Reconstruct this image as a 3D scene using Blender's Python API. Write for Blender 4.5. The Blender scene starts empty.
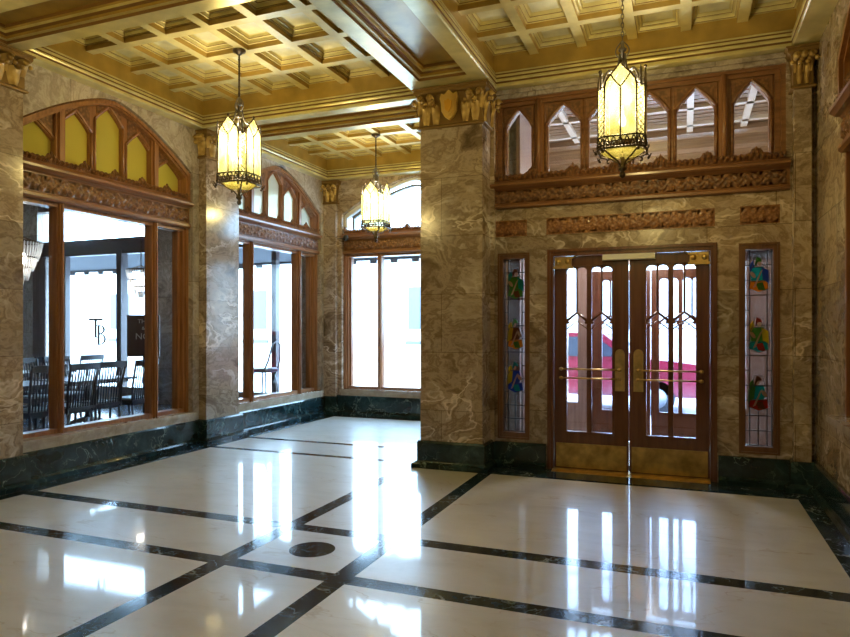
import bpy, bmesh, math, random
from mathutils import Vector, Matrix
random.seed(7)
PI = math.pi
COL = bpy.context.scene.collection

# ------------------------------------------------------------------ materials
def new_mat(name):
    m = bpy.data.materials.new(name); m.use_nodes = True
    nt = m.node_tree; nt.nodes.clear()
    out = nt.nodes.new('ShaderNodeOutputMaterial')
    return m, nt, out
def node(nt, t, **kw):
    n = nt.nodes.new(t)
    for k, v in kw.items():
        if k in n.inputs.keys(): n.inputs[k].default_value = v
        else: setattr(n, k, v)
    return n
def ramp(nt, src, stops, interp='LINEAR'):
    r = nt.nodes.new('ShaderNodeValToRGB'); cr = r.color_ramp; cr.interpolation = interp
    while len(cr.elements) < len(stops): cr.elements.new(.5)
    for e, (p, c) in zip(cr.elements, stops):
        e.position = p; e.color = (*c, 1) if len(c) == 3 else c
    nt.links.new(src, r.inputs[0]); return r
def mixc(nt, fac, a, b, mode='MIX'):
    m = nt.nodes.new('ShaderNodeMix'); m.data_type = 'RGBA'; m.blend_type = mode
    for s, v in ((0, fac), (6, a), (7, b)):
        if hasattr(v, 'links') or hasattr(v, 'is_linked'): nt.links.new(v, m.inputs[s])
        else: m.inputs[s].default_value = v if s == 0 else (*v, 1)
    return m.outputs[2]
def pos(nt, scale=(1, 1, 1)):
    g = nt.nodes.new('ShaderNodeNewGeometry'); mp = nt.nodes.new('ShaderNodeMapping')
    mp.inputs['Scale'].default_value = scale
    nt.links.new(g.outputs['Position'], mp.inputs[0]); return mp.outputs[0]
def plain(name, col, rough=.5, metal=0, coat=0, noise=0, nscale=8, bump=0, bscale=30, spec=.5):
    m, nt, out = new_mat(name)
    b = node(nt, 'ShaderNodeBsdfPrincipled')
    b.inputs['Roughness'].default_value = rough; b.inputs['Metallic'].default_value = metal
    b.inputs['Coat Weight'].default_value = coat; b.inputs['Coat Roughness'].default_value = .15
    b.inputs['Specular IOR Level'].default_value = spec
    b.inputs['Base Color'].default_value = (*col, 1)
    if noise:
        n = node(nt, 'ShaderNodeTexNoise'); n.inputs['Scale'].default_value = nscale; n.inputs['Detail'].default_value = 4
        nt.links.new(pos(nt), n.inputs['Vector'])
        r = ramp(nt, n.outputs[0], [(.3, tuple(c * (1 - noise) for c in col)), (.7, tuple(min(1, c * (1 + noise)) for c in col))])
        nt.links.new(r.outputs[0], b.inputs['Base Color'])
    if bump:
        n = node(nt, 'ShaderNodeTexNoise'); n.inputs['Scale'].default_value = bscale; n.inputs['Detail'].default_value = 3
        nt.links.new(pos(nt), n.inputs['Vector'])
        bp = node(nt, 'ShaderNodeBump'); bp.inputs['Strength'].default_value = bump; bp.inputs['Distance'].default_value = .01
        nt.links.new(n.outputs[0], bp.inputs['Height']); nt.links.new(bp.outputs[0], b.inputs['Normal'])
    nt.links.new(b.outputs[0], out.inputs[0]); return m

def marble(name, stops, scale=1.0, warp=3.0, rough=.12, vein=None, vein_w=.03, vein_s=2.0, joints=None, stretch=(1, 1, 1), coat=.0, bmp=0, spec=.5):
    m, nt, out = new_mat(name)
    b = node(nt, 'ShaderNodeBsdfPrincipled'); b.inputs['Roughness'].default_value = rough
    b.inputs['Coat Weight'].default_value = coat; b.inputs['Coat Roughness'].default_value = .05
    b.inputs['Specular IOR Level'].default_value = spec
    P = pos(nt, tuple(scale * s for s in stretch))
    n1 = node(nt, 'ShaderNodeTexNoise'); n1.inputs['Scale'].default_value = 1.1; n1.inputs['Detail'].default_value = 5
    nt.links.new(P, n1.inputs['Vector'])
    ad = node(nt, 'ShaderNodeVectorMath', operation='MULTIPLY_ADD')
    nt.links.new(n1.outputs['Color'], ad.inputs[0]); ad.inputs[1].default_value = (warp,) * 3; nt.links.new(P, ad.inputs[2])
    n2 = node(nt, 'ShaderNodeTexNoise'); n2.inputs['Scale'].default_value = 2.2; n2.inputs['Detail'].default_value = 8; n2.inputs['Roughness'].default_value = .62
    nt.links.new(ad.outputs[0], n2.inputs['Vector'])
    col = ramp(nt, n2.outputs[0], stops).outputs[0]
    if vein:
        v = node(nt, 'ShaderNodeTexNoise'); v.inputs['Scale'].default_value = vein_s; v.inputs['Detail'].default_value = 3; v.inputs['Roughness'].default_value = .5
        nt.links.new(ad.outputs[0], v.inputs['Vector'])
        s = node(nt, 'ShaderNodeMath', operation='SUBTRACT'); nt.links.new(v.outputs[0], s.inputs[0]); s.inputs[1].default_value = .5
        a = node(nt, 'ShaderNodeMath', operation='ABSOLUTE'); nt.links.new(s.outputs[0], a.inputs[0])
        r = ramp(nt, a.outputs[0], [(0, (1, 1, 1)), (vein_w, (0, 0, 0))])
        # veins fade in and out
        q = node(nt, 'ShaderNodeTexNoise'); q.inputs['Scale'].default_value = 1.7; nt.links.new(P, q.inputs['Vector'])
        rq = ramp(nt, q.outputs[0], [(.42, (0, 0, 0)), (.62, (1, 1, 1))])
        mu = node(nt, 'ShaderNodeMath', operation='MULTIPLY'); nt.links.new(r.outputs[0], mu.inputs[0]); nt.links.new(rq.outputs[0], mu.inputs[1])
        col = mixc(nt, mu.outputs[0], col, vein)
    if joints:
        g = node(nt, 'ShaderNodeNewGeometry'); sx = node(nt, 'ShaderNodeSeparateXYZ'); nt.links.new(g.outputs['Position'], sx.inputs[0])
        ma = node(nt, 'ShaderNodeMath', operation='ADD'); nt.links.new(sx.outputs[0], ma.inputs[0]); nt.links.new(sx.outputs[1], ma.inputs[1])
        cx = node(nt, 'ShaderNodeCombineXYZ')
        nt.links.new(ma.outputs[0], cx.inputs[0]); nt.links.new(sx.outputs[2], cx.inputs[1])
        br = node(nt, 'ShaderNodeTexBrick'); nt.links.new(cx.outputs[0], br.inputs['Vector'])
        br.inputs['Scale'].default_value = 1; br.inputs['Mortar Size'].default_value = .0035
        br.inputs['Brick Width'].default_value = joints[0]; br.inputs['Row Height'].default_value = joints[1]
        br.inputs['Color1'].default_value = (.78, .78, .78, 1); br.inputs['Color2'].default_value = (1.12, 1.08, 1.02, 1); br.inputs['Mortar'].default_value = (.5, .45, .4, 1)
        col = mixc(nt, 1.0, col, br.outputs[0], 'MULTIPLY')
    nt.links.new(col, b.inputs['Base Color'])
    if bmp:
        bp = node(nt, 'ShaderNodeBump'); bp.inputs['Strength'].default_value = bmp; bp.inputs['Distance'].default_value = .002
        nt.links.new(n1.outputs[0], bp.inputs['Height']); nt.links.new(bp.outputs[0], b.inputs['Normal'])
    nt.links.new(b.outputs[0], out.inputs[0]); return m

def wood(name, c0, c1, axis='z', rough=.35, coat=.3):
    m, nt, out = new_mat(name)
    b = node(nt, 'ShaderNodeBsdfPrincipled'); b.inputs['Roughness'].default_value = rough
    b.inputs['Coat Weight'].default_value = coat; b.inputs['Coat Roughness'].default_value = .2
    sc = {'z': (30, 30, 2), 'x': (2, 30, 30), 'y': (30, 2, 30)}[axis]
    n = node(nt, 'ShaderNodeTexNoise'); n.inputs['Scale'].default_value = 1; n.inputs['Detail'].default_value = 6
    nt.links.new(pos(nt, sc), n.inputs['Vector'])
    r = ramp(nt, n.outputs[0], [(.3, c0), (.7, c1)])
    nt.links.new(r.outputs[0], b.inputs['Base Color']); nt.links.new(b.outputs[0], out.inputs[0]); return m

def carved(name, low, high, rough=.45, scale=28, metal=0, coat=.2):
    "carved surface: colour darkens where the bump relief is low"
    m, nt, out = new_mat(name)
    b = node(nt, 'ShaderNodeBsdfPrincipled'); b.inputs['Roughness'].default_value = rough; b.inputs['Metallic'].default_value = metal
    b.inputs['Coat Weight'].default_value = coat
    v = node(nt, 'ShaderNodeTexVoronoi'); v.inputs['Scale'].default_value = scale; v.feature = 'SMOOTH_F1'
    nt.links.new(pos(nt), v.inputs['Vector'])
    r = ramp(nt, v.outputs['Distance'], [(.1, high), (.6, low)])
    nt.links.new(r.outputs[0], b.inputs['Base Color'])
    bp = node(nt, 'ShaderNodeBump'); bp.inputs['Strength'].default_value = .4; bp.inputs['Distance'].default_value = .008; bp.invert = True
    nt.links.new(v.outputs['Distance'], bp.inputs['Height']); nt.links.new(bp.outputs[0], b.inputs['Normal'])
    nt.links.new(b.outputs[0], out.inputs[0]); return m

def glass(name, tint=(1, 1, 1), ior=1.45, rough=0.0):
    m, nt, out = new_mat(name)
    t = node(nt, 'ShaderNodeBsdfTransparent'); t.inputs[0].default_value = (*tint, 1)
    g = node(nt, 'ShaderNodeBsdfGlossy'); g.inputs['Roughness'].default_value = rough
    lw = node(nt, 'ShaderNodeLayerWeight'); lw.inputs[0].default_value = .5
    pw = node(nt, 'ShaderNodeMath', operation='POWER'); nt.links.new(lw.outputs['Facing'], pw.inputs[0]); pw.inputs[1].default_value = 5
    f = node(nt, 'ShaderNodeMath', operation='MULTIPLY_ADD'); nt.links.new(pw.outputs[0], f.inputs[0]); f.inputs[1].default_value = .9; f.inputs[2].default_value = .035
    mx = node(nt, 'ShaderNodeMixShader')
    nt.links.new(f.outputs[0], mx.inputs[0]); nt.links.new(t.outputs[0], mx.inputs[1]); nt.links.new(g.outputs[0], mx.inputs[2])
    nt.links.new(mx.outputs[0], out.inputs[0]); return m
def stained(name, col, trans=.5):
    "coloured glass: partly clear, partly light-diffusing"
    m, nt, out = new_mat(name)
    t = node(nt, 'ShaderNodeBsdfTransparent'); t.inputs[0].default_value = (*col, 1)
    d = node(nt, 'ShaderNodeBsdfTranslucent'); d.inputs[0].default_value = (*col, 1)
    e = node(nt, 'ShaderNodeBsdfPrincipled'); e.inputs['Base Color'].default_value = (*col, 1); e.inputs['Roughness'].default_value = .15
    m1 = node(nt, 'ShaderNodeMixShader'); m1.inputs[0].default_value = .45
    nt.links.new(d.outputs[0], m1.inputs[1]); nt.links.new(e.outputs[0], m1.inputs[2])
    mx = node(nt, 'ShaderNodeMixShader'); mx.inputs[0].default_value = 1 - trans
    nt.links.new(t.outputs[0], mx.inputs[1]); nt.links.new(m1.outputs[0], mx.inputs[2])
    nt.links.new(mx.outputs[0], out.inputs[0]); return m
def glow(name, col, s):
    m, nt, out = new_mat(name)
    e = node(nt, 'ShaderNodeEmission'); e.inputs[0].default_value = (*col, 1); e.inputs[1].default_value = s
    nt.links.new(e.outputs[0], out.inputs[0]); return m

WALLM = marble('tan veined marble', [(.28, (.10, .069, .045)), (.39, (.24, .175, .12)), (.46, (.43, .34, .255)), (.52, (.25, .182, .125)), (.58, (.48, .395, .31)), (.66, (.32, .245, .18)), (.8, (.66, .58, .48))],
               scale=.85, warp=1.7, rough=.16, vein=(.78, .68, .59), vein_w=.03, vein_s=2.0, joints=(1.2, .62), stretch=(1, 1, 1.5))
SPANM = marble('grey tan veined marble', [(.28, (.16, .13, .11)), (.40, (.32, .27, .23)), (.48, (.50, .44, .385)), (.54, (.33, .28, .24)), (.62, (.52, .465, .41)), (.8, (.62, .57, .52))],
               scale=1.1, warp=1.6, rough=.15, vein=(.5, .46, .4), vein_w=.02, vein_s=1.6, joints=(.9, .7))
SILLM = marble('pale tan marble', [(.3, (.30, .235, .17)), (.6, (.46, .39, .30)), (.8, (.56, .5, .41))], scale=2, rough=.12)
GREEN = marble('dark green marble', [(.3, (.004, .012, .014)), (.5, (.010, .027, .032)), (.64, (.024, .056, .063)), (.8, (.08, .15, .155))],
               scale=1.6, warp=1.5, rough=.1, vein=(.17, .25, .22), vein_w=.012, vein_s=2.4)
STRIP = marble('dark blue green marble inlay', [(.3, (.006, .013, .020)), (.5, (.014, .033, .052)), (.7, (.04, .070, .095)), (.88, (.14, .19, .22))],
               scale=2.6, warp=1.2, rough=.11, vein=(.32, .37, .38), vein_w=.018, vein_s=2.2)
CREAM = marble('cream marble floor', [(.25, (.53, .50, .45)), (.5, (.62, .595, .545)), (.75, (.68, .655, .61))], scale=.9, warp=1.2, rough=.36, coat=.75,
               vein=(.47, .39, .29), vein_w=.009, vein_s=1.3, stretch=(1, 2.2, 1), bmp=.02)
def gilt(name, base, rough=.34, metal=.25):
    m, nt, out = new_mat(name)
    b = node(nt, 'ShaderNodeBsdfPrincipled'); b.inputs['Roughness'].default_value = rough; b.inputs['Metallic'].default_value = metal
    b.inputs['Coat Weight'].default_value = .35; b.inputs['Coat Roughness'].default_value = .22
    n = node(nt, 'ShaderNodeTexNoise'); n.inputs['Scale'].default_value = 5; n.inputs['Detail'].default_value = 6
    nt.links.new(pos(nt), n.inputs['Vector'])
    r = ramp(nt, n.outputs[0], [(.3, tuple(c * .78 for c in base)), (.7, tuple(min(1, c * 1.15) for c in base))])
    nt.links.new(r.outputs[0], b.inputs['Base Color']); nt.links.new(b.outputs[0], out.inputs[0]); return m
GOLD = gilt('aged gold paint', (.64, .55, .23))
GOLDD = gilt('deep gold moulding', (.43, .275, .055), .4)
GROOVE = plain('dark brown moulding grooves', (.20, .10, .025), .5)  # darker brown for the groove bands of the mouldings
GOLDP = gilt('pale green gold panel', (.68, .65, .40), .38, .12)
CAPM = carved('gilded carved capital', (.36, .22, .06), (.64, .45, .15), scale=16, metal=.3)
CAPC = plain('gold core darkened as shade', (.24, .14, .04), .5, .3)  # capital core painted darker so the hollows look shaded
SHIELD = plain('bright gold leaf', (.74, .50, .14), .3, .5)
WOODV = wood('red brown oak upright', (.20, .083, .031), (.36, .165, .065), 'z')  # brighter than the other oak: light on the mullions put into the colour
WOODY = wood('red brown oak along left wall', (.155, .064, .025), (.28, .128, .052), 'y')
WOODX = wood('red brown oak along door wall', (.155, .064, .025), (.28, .128, .052), 'x')
DOORW = wood('dark red brown door wood', (.085, .028, .012), (.16, .058, .024), 'z', rough=.3)
CARVE = carved('carved brown oak', (.11, .046, .018), (.29, .135, .052), scale=36)
CARVR = carved('carved red stone panel', (.18, .068, .024), (.36, .165, .06), scale=46, coat=.1)
DARKF = wood('dark side window wood', (.11, .045, .018), (.19, .085, .035), 'z')
BRASS = plain('worn brass', (.62, .42, .14), .28, .85, noise=.25, nscale=14)
BRASSD = plain('dull brass kick plate', (.50, .33, .10), .38, .75, noise=.4, nscale=9)
BRONZE = plain('dark bronze', (.085, .06, .035), .4, .6, noise=.4, nscale=20)
IRONG = plain('grey bronze ironwork', (.20, .18, .15), .35, .7)
LEAD = plain('dark lead came', (.03, .028, .03), .45, .3)
CLEAR = glass('clear window glass')
DOORGL = glass('door glass', (.86, .86, .9))
YELG = stained('yellow transom glass', (.80, .66, .16), .08)
CRMG = stained('cream transom glass', (.86, .84, .72), .25)
WHITE = plain('white painted metal', (.75, .74, .70), .4)
BLACK = plain('black plastic', (.02, .02, .022), .35)
LEADED = stained('pale leaded glass', (.66, .62, .60), .92)

# ------------------------------------------------------------------ mesh builder
CLAMP = None     # keeps pilaster mouldings in front of the wall they stand against
class MB:
    def __init__(s): s.v = []; s.f = []; s.m = []; s.sm = []
    def add(s, vs, fs, mat=0, smooth=False):
        o = len(s.v); s.v += [tuple(p) for p in vs]
        for f in fs: s.f.append([o + i for i in f]); s.m.append(mat); s.sm.append(smooth)
    def box(s, x0, x1, y0, y1, z0, z1, mat=0):
        vs = [(x, y, z) for x in (x0, x1) for y in (y0, y1) for z in (z0, z1)]
        s.add(vs, [(0, 1, 3, 2), (4, 6, 7, 5), (0, 4, 5, 1), (2, 3, 7, 6), (0, 2, 6, 4), (1, 5, 7, 3)], mat)
    def prism(s, M, outline, o0, o1, mat=0):
        n = len(outline)
        vs = [M(a, z, o0) for a, z in outline] + [M(a, z, o1) for a, z in outline]
        fs = [tuple(range(n)), tuple(range(2 * n - 1, n - 1, -1))] + [(i, (i + 1) % n, n + (i + 1) % n, n + i) for i in range(n)]
        s.add(vs, fs, mat)
    def mbox(s, M, a0, a1, z0, z1, o0, o1, mat=0): s.prism(M, [(a0, z0), (a1, z0), (a1, z1), (a0, z1)], o0, o1, mat)
    def mould(s, M, a0, a1, prof, mat=0):
        "prof: closed list of (o,z) swept along a"
        n = len(prof)
        vs = [M(a0, z, o) for o, z in prof] + [M(a1, z, o) for o, z in prof]
        fs = [tuple(range(n)), tuple(range(2 * n - 1, n - 1, -1))] + [(i, (i + 1) % n, n + (i + 1) % n, n + i) for i in range(n)]
        s.add(vs, fs, mat)
    def tube(s, pts, r, n=8, mat=0, closed=False, cap=True):
        pts = [Vector(p) for p in pts]; N = len(pts); rs = r if isinstance(r, (list, tuple)) else [r] * N
        vs = []; prev = None
        for i, p in enumerate(pts):
            if closed: t = (pts[(i + 1) % N] - pts[i - 1])
            else: t = pts[min(i + 1, N - 1)] - pts[max(i - 1, 0)]
            t.normalize()
            if prev is None:
                u = t.orthogonal().normalized()
            else:
                u = prev - t * prev.dot(t)
                u = u.normalized() if u.length > 1e-6 else t.orthogonal().normalized()
            prev = u; w = t.cross(u)
            for k in range(n):
                a = 2 * PI * k / n; vs.append(p + (u * math.cos(a) + w * math.sin(a)) * rs[i])
        fs = []
        for i in range(N if closed else N - 1):
            j = (i + 1) % N
            for k in range(n): fs.append((i * n + k, i * n + (k + 1) % n, j * n + (k + 1) % n, j * n + k))
        if cap and not closed: fs += [tuple(range(n - 1, -1, -1)), tuple(range((N - 1) * n, N * n))]
        s.add(vs, fs, mat, True)
    def lathe(s, prof, c=(0, 0, 0), n=16, mat=0, smooth=True):
        vs = []; m = len(prof)
        for r, z in prof:
            for k in range(n): a = 2 * PI * k / n; vs.append((c[0] + r * math.cos(a), c[1] + r * math.sin(a), c[2] + z))
        fs = [(i * n + k, i * n + (k + 1) % n, (i + 1) * n + (k + 1) % n, (i + 1) * n + k) for i in range(m - 1) for k in range(n)]
        if prof[0][0] > 1e-6: fs.append(tuple(range(n)))
        if prof[-1][0] > 1e-6: fs.append(tuple(range((m - 1) * n, m * n)))
        s.add(vs, fs, mat, smooth)
    def ball(s, c, r, n=10, mat=0, sc=(1, 1, 1)):
        prof = [(r * math.sin(PI * i / 7), -r * math.cos(PI * i / 7)) for i in range(8)]
        o = len(s.v); s.lathe([(max(p, 1e-4), z) for p, z in prof], (0, 0, 0), n, mat)
        for i in range(o, len(s.v)): x, y, z = s.v[i]; s.v[i] = (c[0] + x * sc[0], c[1] + y * sc[1], c[2] + z * sc[2])
    def rings(s, rect, prof, mats, cap=True):
        "nested rectangles: prof (inset, z); mats one per band (+cap)"
        x0, x1, y0, y1 = rect; base = []
        vs = []
        for p, z in prof: vs += [(x0 + p, y0 + p, z), (x1 - p, y0 + p, z), (x1 - p, y1 - p, z), (x0 + p, y1 - p, z)]
        for i in range(len(prof) - 1):
            fs = [(i * 4 + k, i * 4 + (k + 1) % 4, (i + 1) * 4 + (k + 1) % 4, (i + 1) * 4 + k) for k in range(4)]
            s.add(vs[i * 4:i * 4 + 8], [tuple(q - i * 4 for q in f) for f in fs], mats[i])
        if cap: s.add(vs[-4:], [(0, 1, 2, 3)], mats[-1])
    def relief(s, M, a0, a1, z0, z1, o, depth, fn, mat=0, da=.012, nz=12):
        na = max(4, int((a1 - a0) / da)); vs = []
        for i in range(na + 1):
            for j in range(nz + 1):
                u = a0 + (a1 - a0) * i / na; v = j / nz
                e = min(1, i, na - i, j, nz - j)
                vs.append(M(u, z0 + (z1 - z0) * v, o + (depth * fn(u, v) if e else 0)))
        fs = [(i * (nz + 1) + j, (i + 1) * (nz + 1) + j, (i + 1) * (nz + 1) + j + 1, i * (nz + 1) + j + 1) for i in range(na) for j in range(nz)]
        s.add(vs, fs, mat, True)
    def build(s, name, mats, parent=None, off=(0, 0, 0), recalc=True):
        if CLAMP: s.v = [(min(max(x, CLAMP[0]), CLAMP[1]), min(max(y, CLAMP[2]), CLAMP[3]), z) for x, y, z in s.v]
        me = bpy.data.meshes.new(name)
        ox, oy, oz = off
        me.from_pydata([(x - ox, y - oy, z - oz) for x, y, z in s.v], [], s.f)
        for m in (mats if isinstance(mats, (list, tuple)) else [mats]): me.materials.append(m)
        for p, mi, sm in zip(me.polygons, s.m, s.sm): p.material_index = mi; p.use_smooth = sm
        if recalc:
            bm = bmesh.new(); bm.from_mesh(me); bmesh.ops.recalc_face_normals(bm, faces=bm.faces); bm.to_mesh(me); bm.free()
        me.update()
        o = bpy.data.objects.new(name, me); COL.objects.link(o)
        if parent: o.parent = parent
        elif off != (0, 0, 0): o.location = off
        return o

def tag(o, label=None, cat=None, group=None, kind=None):
    if label: o['label'] = label
    if cat: o['category'] = cat
    if group: o['group'] = group
    if kind: o['kind'] = kind
    return o
def thing(name, label, cat, loc=(0, 0, 0), rz=0, group=None):
    o = bpy.data.objects.new(name, None); COL.objects.link(o); o.empty_display_size = .1
    o.location = loc; o.rotation_euler = (0, 0, rz); return tag(o, label, cat, group)
def struct_root(name, loc=(0, 0, 0)):
    o = bpy.data.objects.new(name, None); COL.objects.link(o); o.location = loc; o['kind'] = 'structure'; return o
def copy_tree(o, parent=None):
    c = o.copy(); COL.objects.link(c); c.parent = parent
    for ch in [k for k in bpy.data.objects if k.parent == o]: copy_tree(ch, c)
    return c
def st(o): o['kind'] = 'structure'; return o

# wall coordinate frames: (along, height, out into the room)
XL, YB, YD, XR = -5.90, 10.20, 7.00, 1.12
ML = lambda a, z, o: (XL + o, a, z)
MK = lambda a, z, o: (a, YB - o, z)
MD = lambda a, z, o: (a, YD - o, z)
MR = lambda a, z, o: (XR - o, a, z)

# ------------------------------------------------------------------ floor
YN = -2.6          # wall behind the camera
def floor():
    b = MB()
    xs = sorted({-6.3, -5.55, -2.84, -2.71, -1.99, -1.855, .92, 1.4})
    ysn = [YN - .2, -1.9, -1.77, -1.0, -.87, 1.45, 1.58, 2.22, 2.35, 3.42, 3.55, 4.21, 4.35, 6.56, 6.73, 6.83, 7.5, 7.6, 9.87, 10.5]
    dark_y = [(3.42, 3.55), (4.21, 4.35), (-1.9, -1.77), (-1.0, -.87)]
    for i in range(len(xs) - 1):
        for j in range(len(ysn) - 1):
            xc = (xs[i] + xs[i + 1]) / 2; yc = (ysn[j] + ysn[j + 1]) / 2
            if xc > -1.9 and yc > 7.2: continue
            d = xc < -5.55 or xc > .92 or yc > 9.87 or (xc > -2.71 and yc > 6.56)
            d = d or (-2.84 < xc < -2.71) or (-1.99 < xc < -1.855) or any(a < yc < c for a, c in dark_y)
            d = d or (xc < -2.84 and (6.73 < yc < 6.83 or 7.5 < yc < 7.6))
            d = d or yc < -2.2
            b.add([(xs[i], ysn[j], 0), (xs[i + 1], ysn[j], 0), (xs[i + 1], ysn[j + 1], 0), (xs[i], ysn[j + 1], 0)], [(0, 1, 2, 3)], 1 if d else 0)
    st(b.build('floor', [CREAM, STRIP], recalc=False))
    c = MB(); c.lathe([(.155, 0.0), (.155, .0012), (.0001, .0012)], (-2.35, 3.88, 0), 48, 0, False)
    st(c.build('trim_1', [STRIP]))
floor()

# ------------------------------------------------------------------ arches and walls
def arch_fn(c, hw, z0=3.48, rise=.56):
    return lambda a: z0 + rise * max(0, 1 - min(1, abs((a - c) / hw)) ** 1.5)
def arch_wall(M, a0, a1, ztop, zbot, c, hw, name, mats, depth=.22, segs=40):
    "wall panel with an arched opening: front face and marble reveal"
    b = MB(); f = arch_fn(c, hw)
    b.mbox(M, a0, c - hw, zbot, ztop, -depth, 0, 0); b.mbox(M, c + hw, a1, zbot, ztop, -depth, 0, 0)
    pts = [c - hw + 2 * hw * i / segs for i in range(segs + 1)]
    for i in range(segs):
        p, q = pts[i], pts[i + 1]
        b.add([M(p, f(p), 0), M(q, f(q), 0), M(q, ztop, 0), M(p, ztop, 0), M(p, f(p), -depth), M(q, f(q), -depth), M(q, ztop, -depth), M(p, ztop, -depth)],
              [(0, 1, 2, 3), (0, 4, 5, 1), (7, 6, 5, 4), (3, 2, 6, 7)], 0)
    b.mbox(M, c - hw, c + hw, 0, zbot, -depth, 0, 0)
    return b.build(name, mats)
ZC = 4.44  # top of walls
BAYS = [(-2.15 + 3.2 * 0 + .0, None)]
C1, C2, CK = 5.605, 8.82, -4.25
HW = 1.21
def wall_left():
    b = MB()
    # segments of the wall as one mesh: three arched bays
    parts = []
    for c in (2.43, C1, C2):
        f = arch_fn(c, HW)
        lo, hi = {C1: (4.04, 7.26), C2: (7.26, YB)}.get(c, (.82, 4.04))
        b.mbox(ML, lo, c - HW, 0, ZC, -.24, 0); b.mbox(ML, c + HW, hi, 0, ZC, -.24, 0)
        b.mbox(ML, c - HW, c + HW, 0, .31, -.24, 0)
        segs = 40; pts = [c - HW + 2 * HW * i / segs for i in range(segs + 1)]
        for i in range(segs):
            p, q = pts[i], pts[i + 1]; z = ZC
            b.add([ML(p, f(p), 0), ML(q, f(q), 0), ML(q, z, 0), ML(p, z, 0), ML(p, f(p), -.24), ML(q, f(q), -.24), ML(q, z, -.24), ML(p, z, -.24)],
                  [(0, 1, 2, 3), (0, 4, 5, 1), (7, 6, 5, 4), (3, 2, 6, 7)], 0)
    b.mbox(ML, YN, 2.43 - 1.61, 0, ZC, -.24, 0)
    st(b.build('wall_left', [SPANM]))
wall_left()
def wall_back():
    b = MB(); hw = 1.33; f = arch_fn(CK, hw)
    b.mbox(MK, -6.14, CK - hw, 0, ZC, -.24, 0); b.mbox(MK, CK + hw, -1.7, 0, ZC, -.24, 0); b.mbox(MK, CK - hw, CK + hw, 0, .31, -.24, 0)
    segs = 40; pts = [CK - hw + 2 * hw * i / segs for i in range(segs + 1)]
    for i in range(segs):
        p, q = pts[i], pts[i + 1]; z = ZC
        b.add([MK(p, f(p), 0), MK(q, f(q), 0), MK(q, z, 0), MK(p, z, 0), MK(p, f(p), -.24), MK(q, f(q), -.24), MK(q, z, -.24), MK(p, z, -.24)],
              [(0, 1, 2, 3), (0, 4, 5, 1), (7, 6, 5, 4), (3, 2, 6, 7)], 0)
    st(b.build('wall_back', [WALLM]))
wall_back()
def wall_right():
    b = MB(); c = 4.45; hw = 1.17; f = arch_fn(c, hw)
    b.mbox(MR, YN, c - hw, 0, ZC, -.24, 0); b.mbox(MR, c + hw, 7.24, 0, ZC, -.24, 0); b.mbox(MR, c - hw, c + hw, 0, .8, -.24, 0)
    segs = 40; pts = [c - hw + 2 * hw * i / segs for i in range(segs + 1)]
    for i in range(segs):
        p, q = pts[i], pts[i + 1]; z = ZC
        b.add([MR(p, f(p), 0), MR(q, f(q), 0), MR(q, z, 0), MR(p, z, 0), MR(p, f(p), -.24), MR(q, f(q), -.24), MR(q, z, -.24), MR(p, z, -.24)],
              [(0, 1, 2, 3), (0, 4, 5, 1), (7, 6, 5, 4), (3, 2, 6, 7)], 0)
    st(b.build('wall_right', [WALLM]))
wall_right()
def wall_door():
    b = MB(); D = -.26
    # solid parts around: door (-1.36..0.28, to 2.34), sidelights, transom (-1.95..0.88, 2.8..3.98)
    top = 2.80
    xa, xb = -1.96, 1.12
    doors = (-1.36, .29, 0, 2.33); wl = (-1.90, -1.55, .30, 2.31); wr = (.48, .83, .30, 2.31)
    b.mbox(MD, xa, wl[0], 0, top, D, 0); b.mbox(MD, wl[0], wl[1], 0, wl[2], D, 0); b.mbox(MD, wl[0], wl[1], wl[3], top, D, 0)
    b.mbox(MD, wl[1], doors[0], 0, top, D, 0); b.mbox(MD, doors[0], doors[1], doors[3], top, D, 0)
    b.mbox(MD, doors[1], wr[0], 0, top, D, 0); b.mbox(MD, wr[0], wr[1], 0, wr[2], D, 0); b.mbox(MD, wr[0], wr[1], wr[3], top, D, 0)
    b.mbox(MD, wr[1], xb, 0, top, D, 0)
    b.mbox(MD, xa, -1.95, top, ZC, D, 0); b.mbox(MD, .88, xb, top, ZC, D, 0); b.mbox(MD, -1.95, .88, 3.98, ZC, D, 0)
    st(b.build('wall_door_side', [WALLM]))
wall_door()
def wall_front():
    b = MB(); b.box(-6.2, 1.4, YN - .2, YN, 0, ZC); st(b.build('wall_front', [WALLM]))
    b = MB(); b.box(-1.95, -1.765, 7.70, 10.44, 0, ZC); st(b.build('wall_vestibule_left', [SPANM]))
wall_front()

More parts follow.
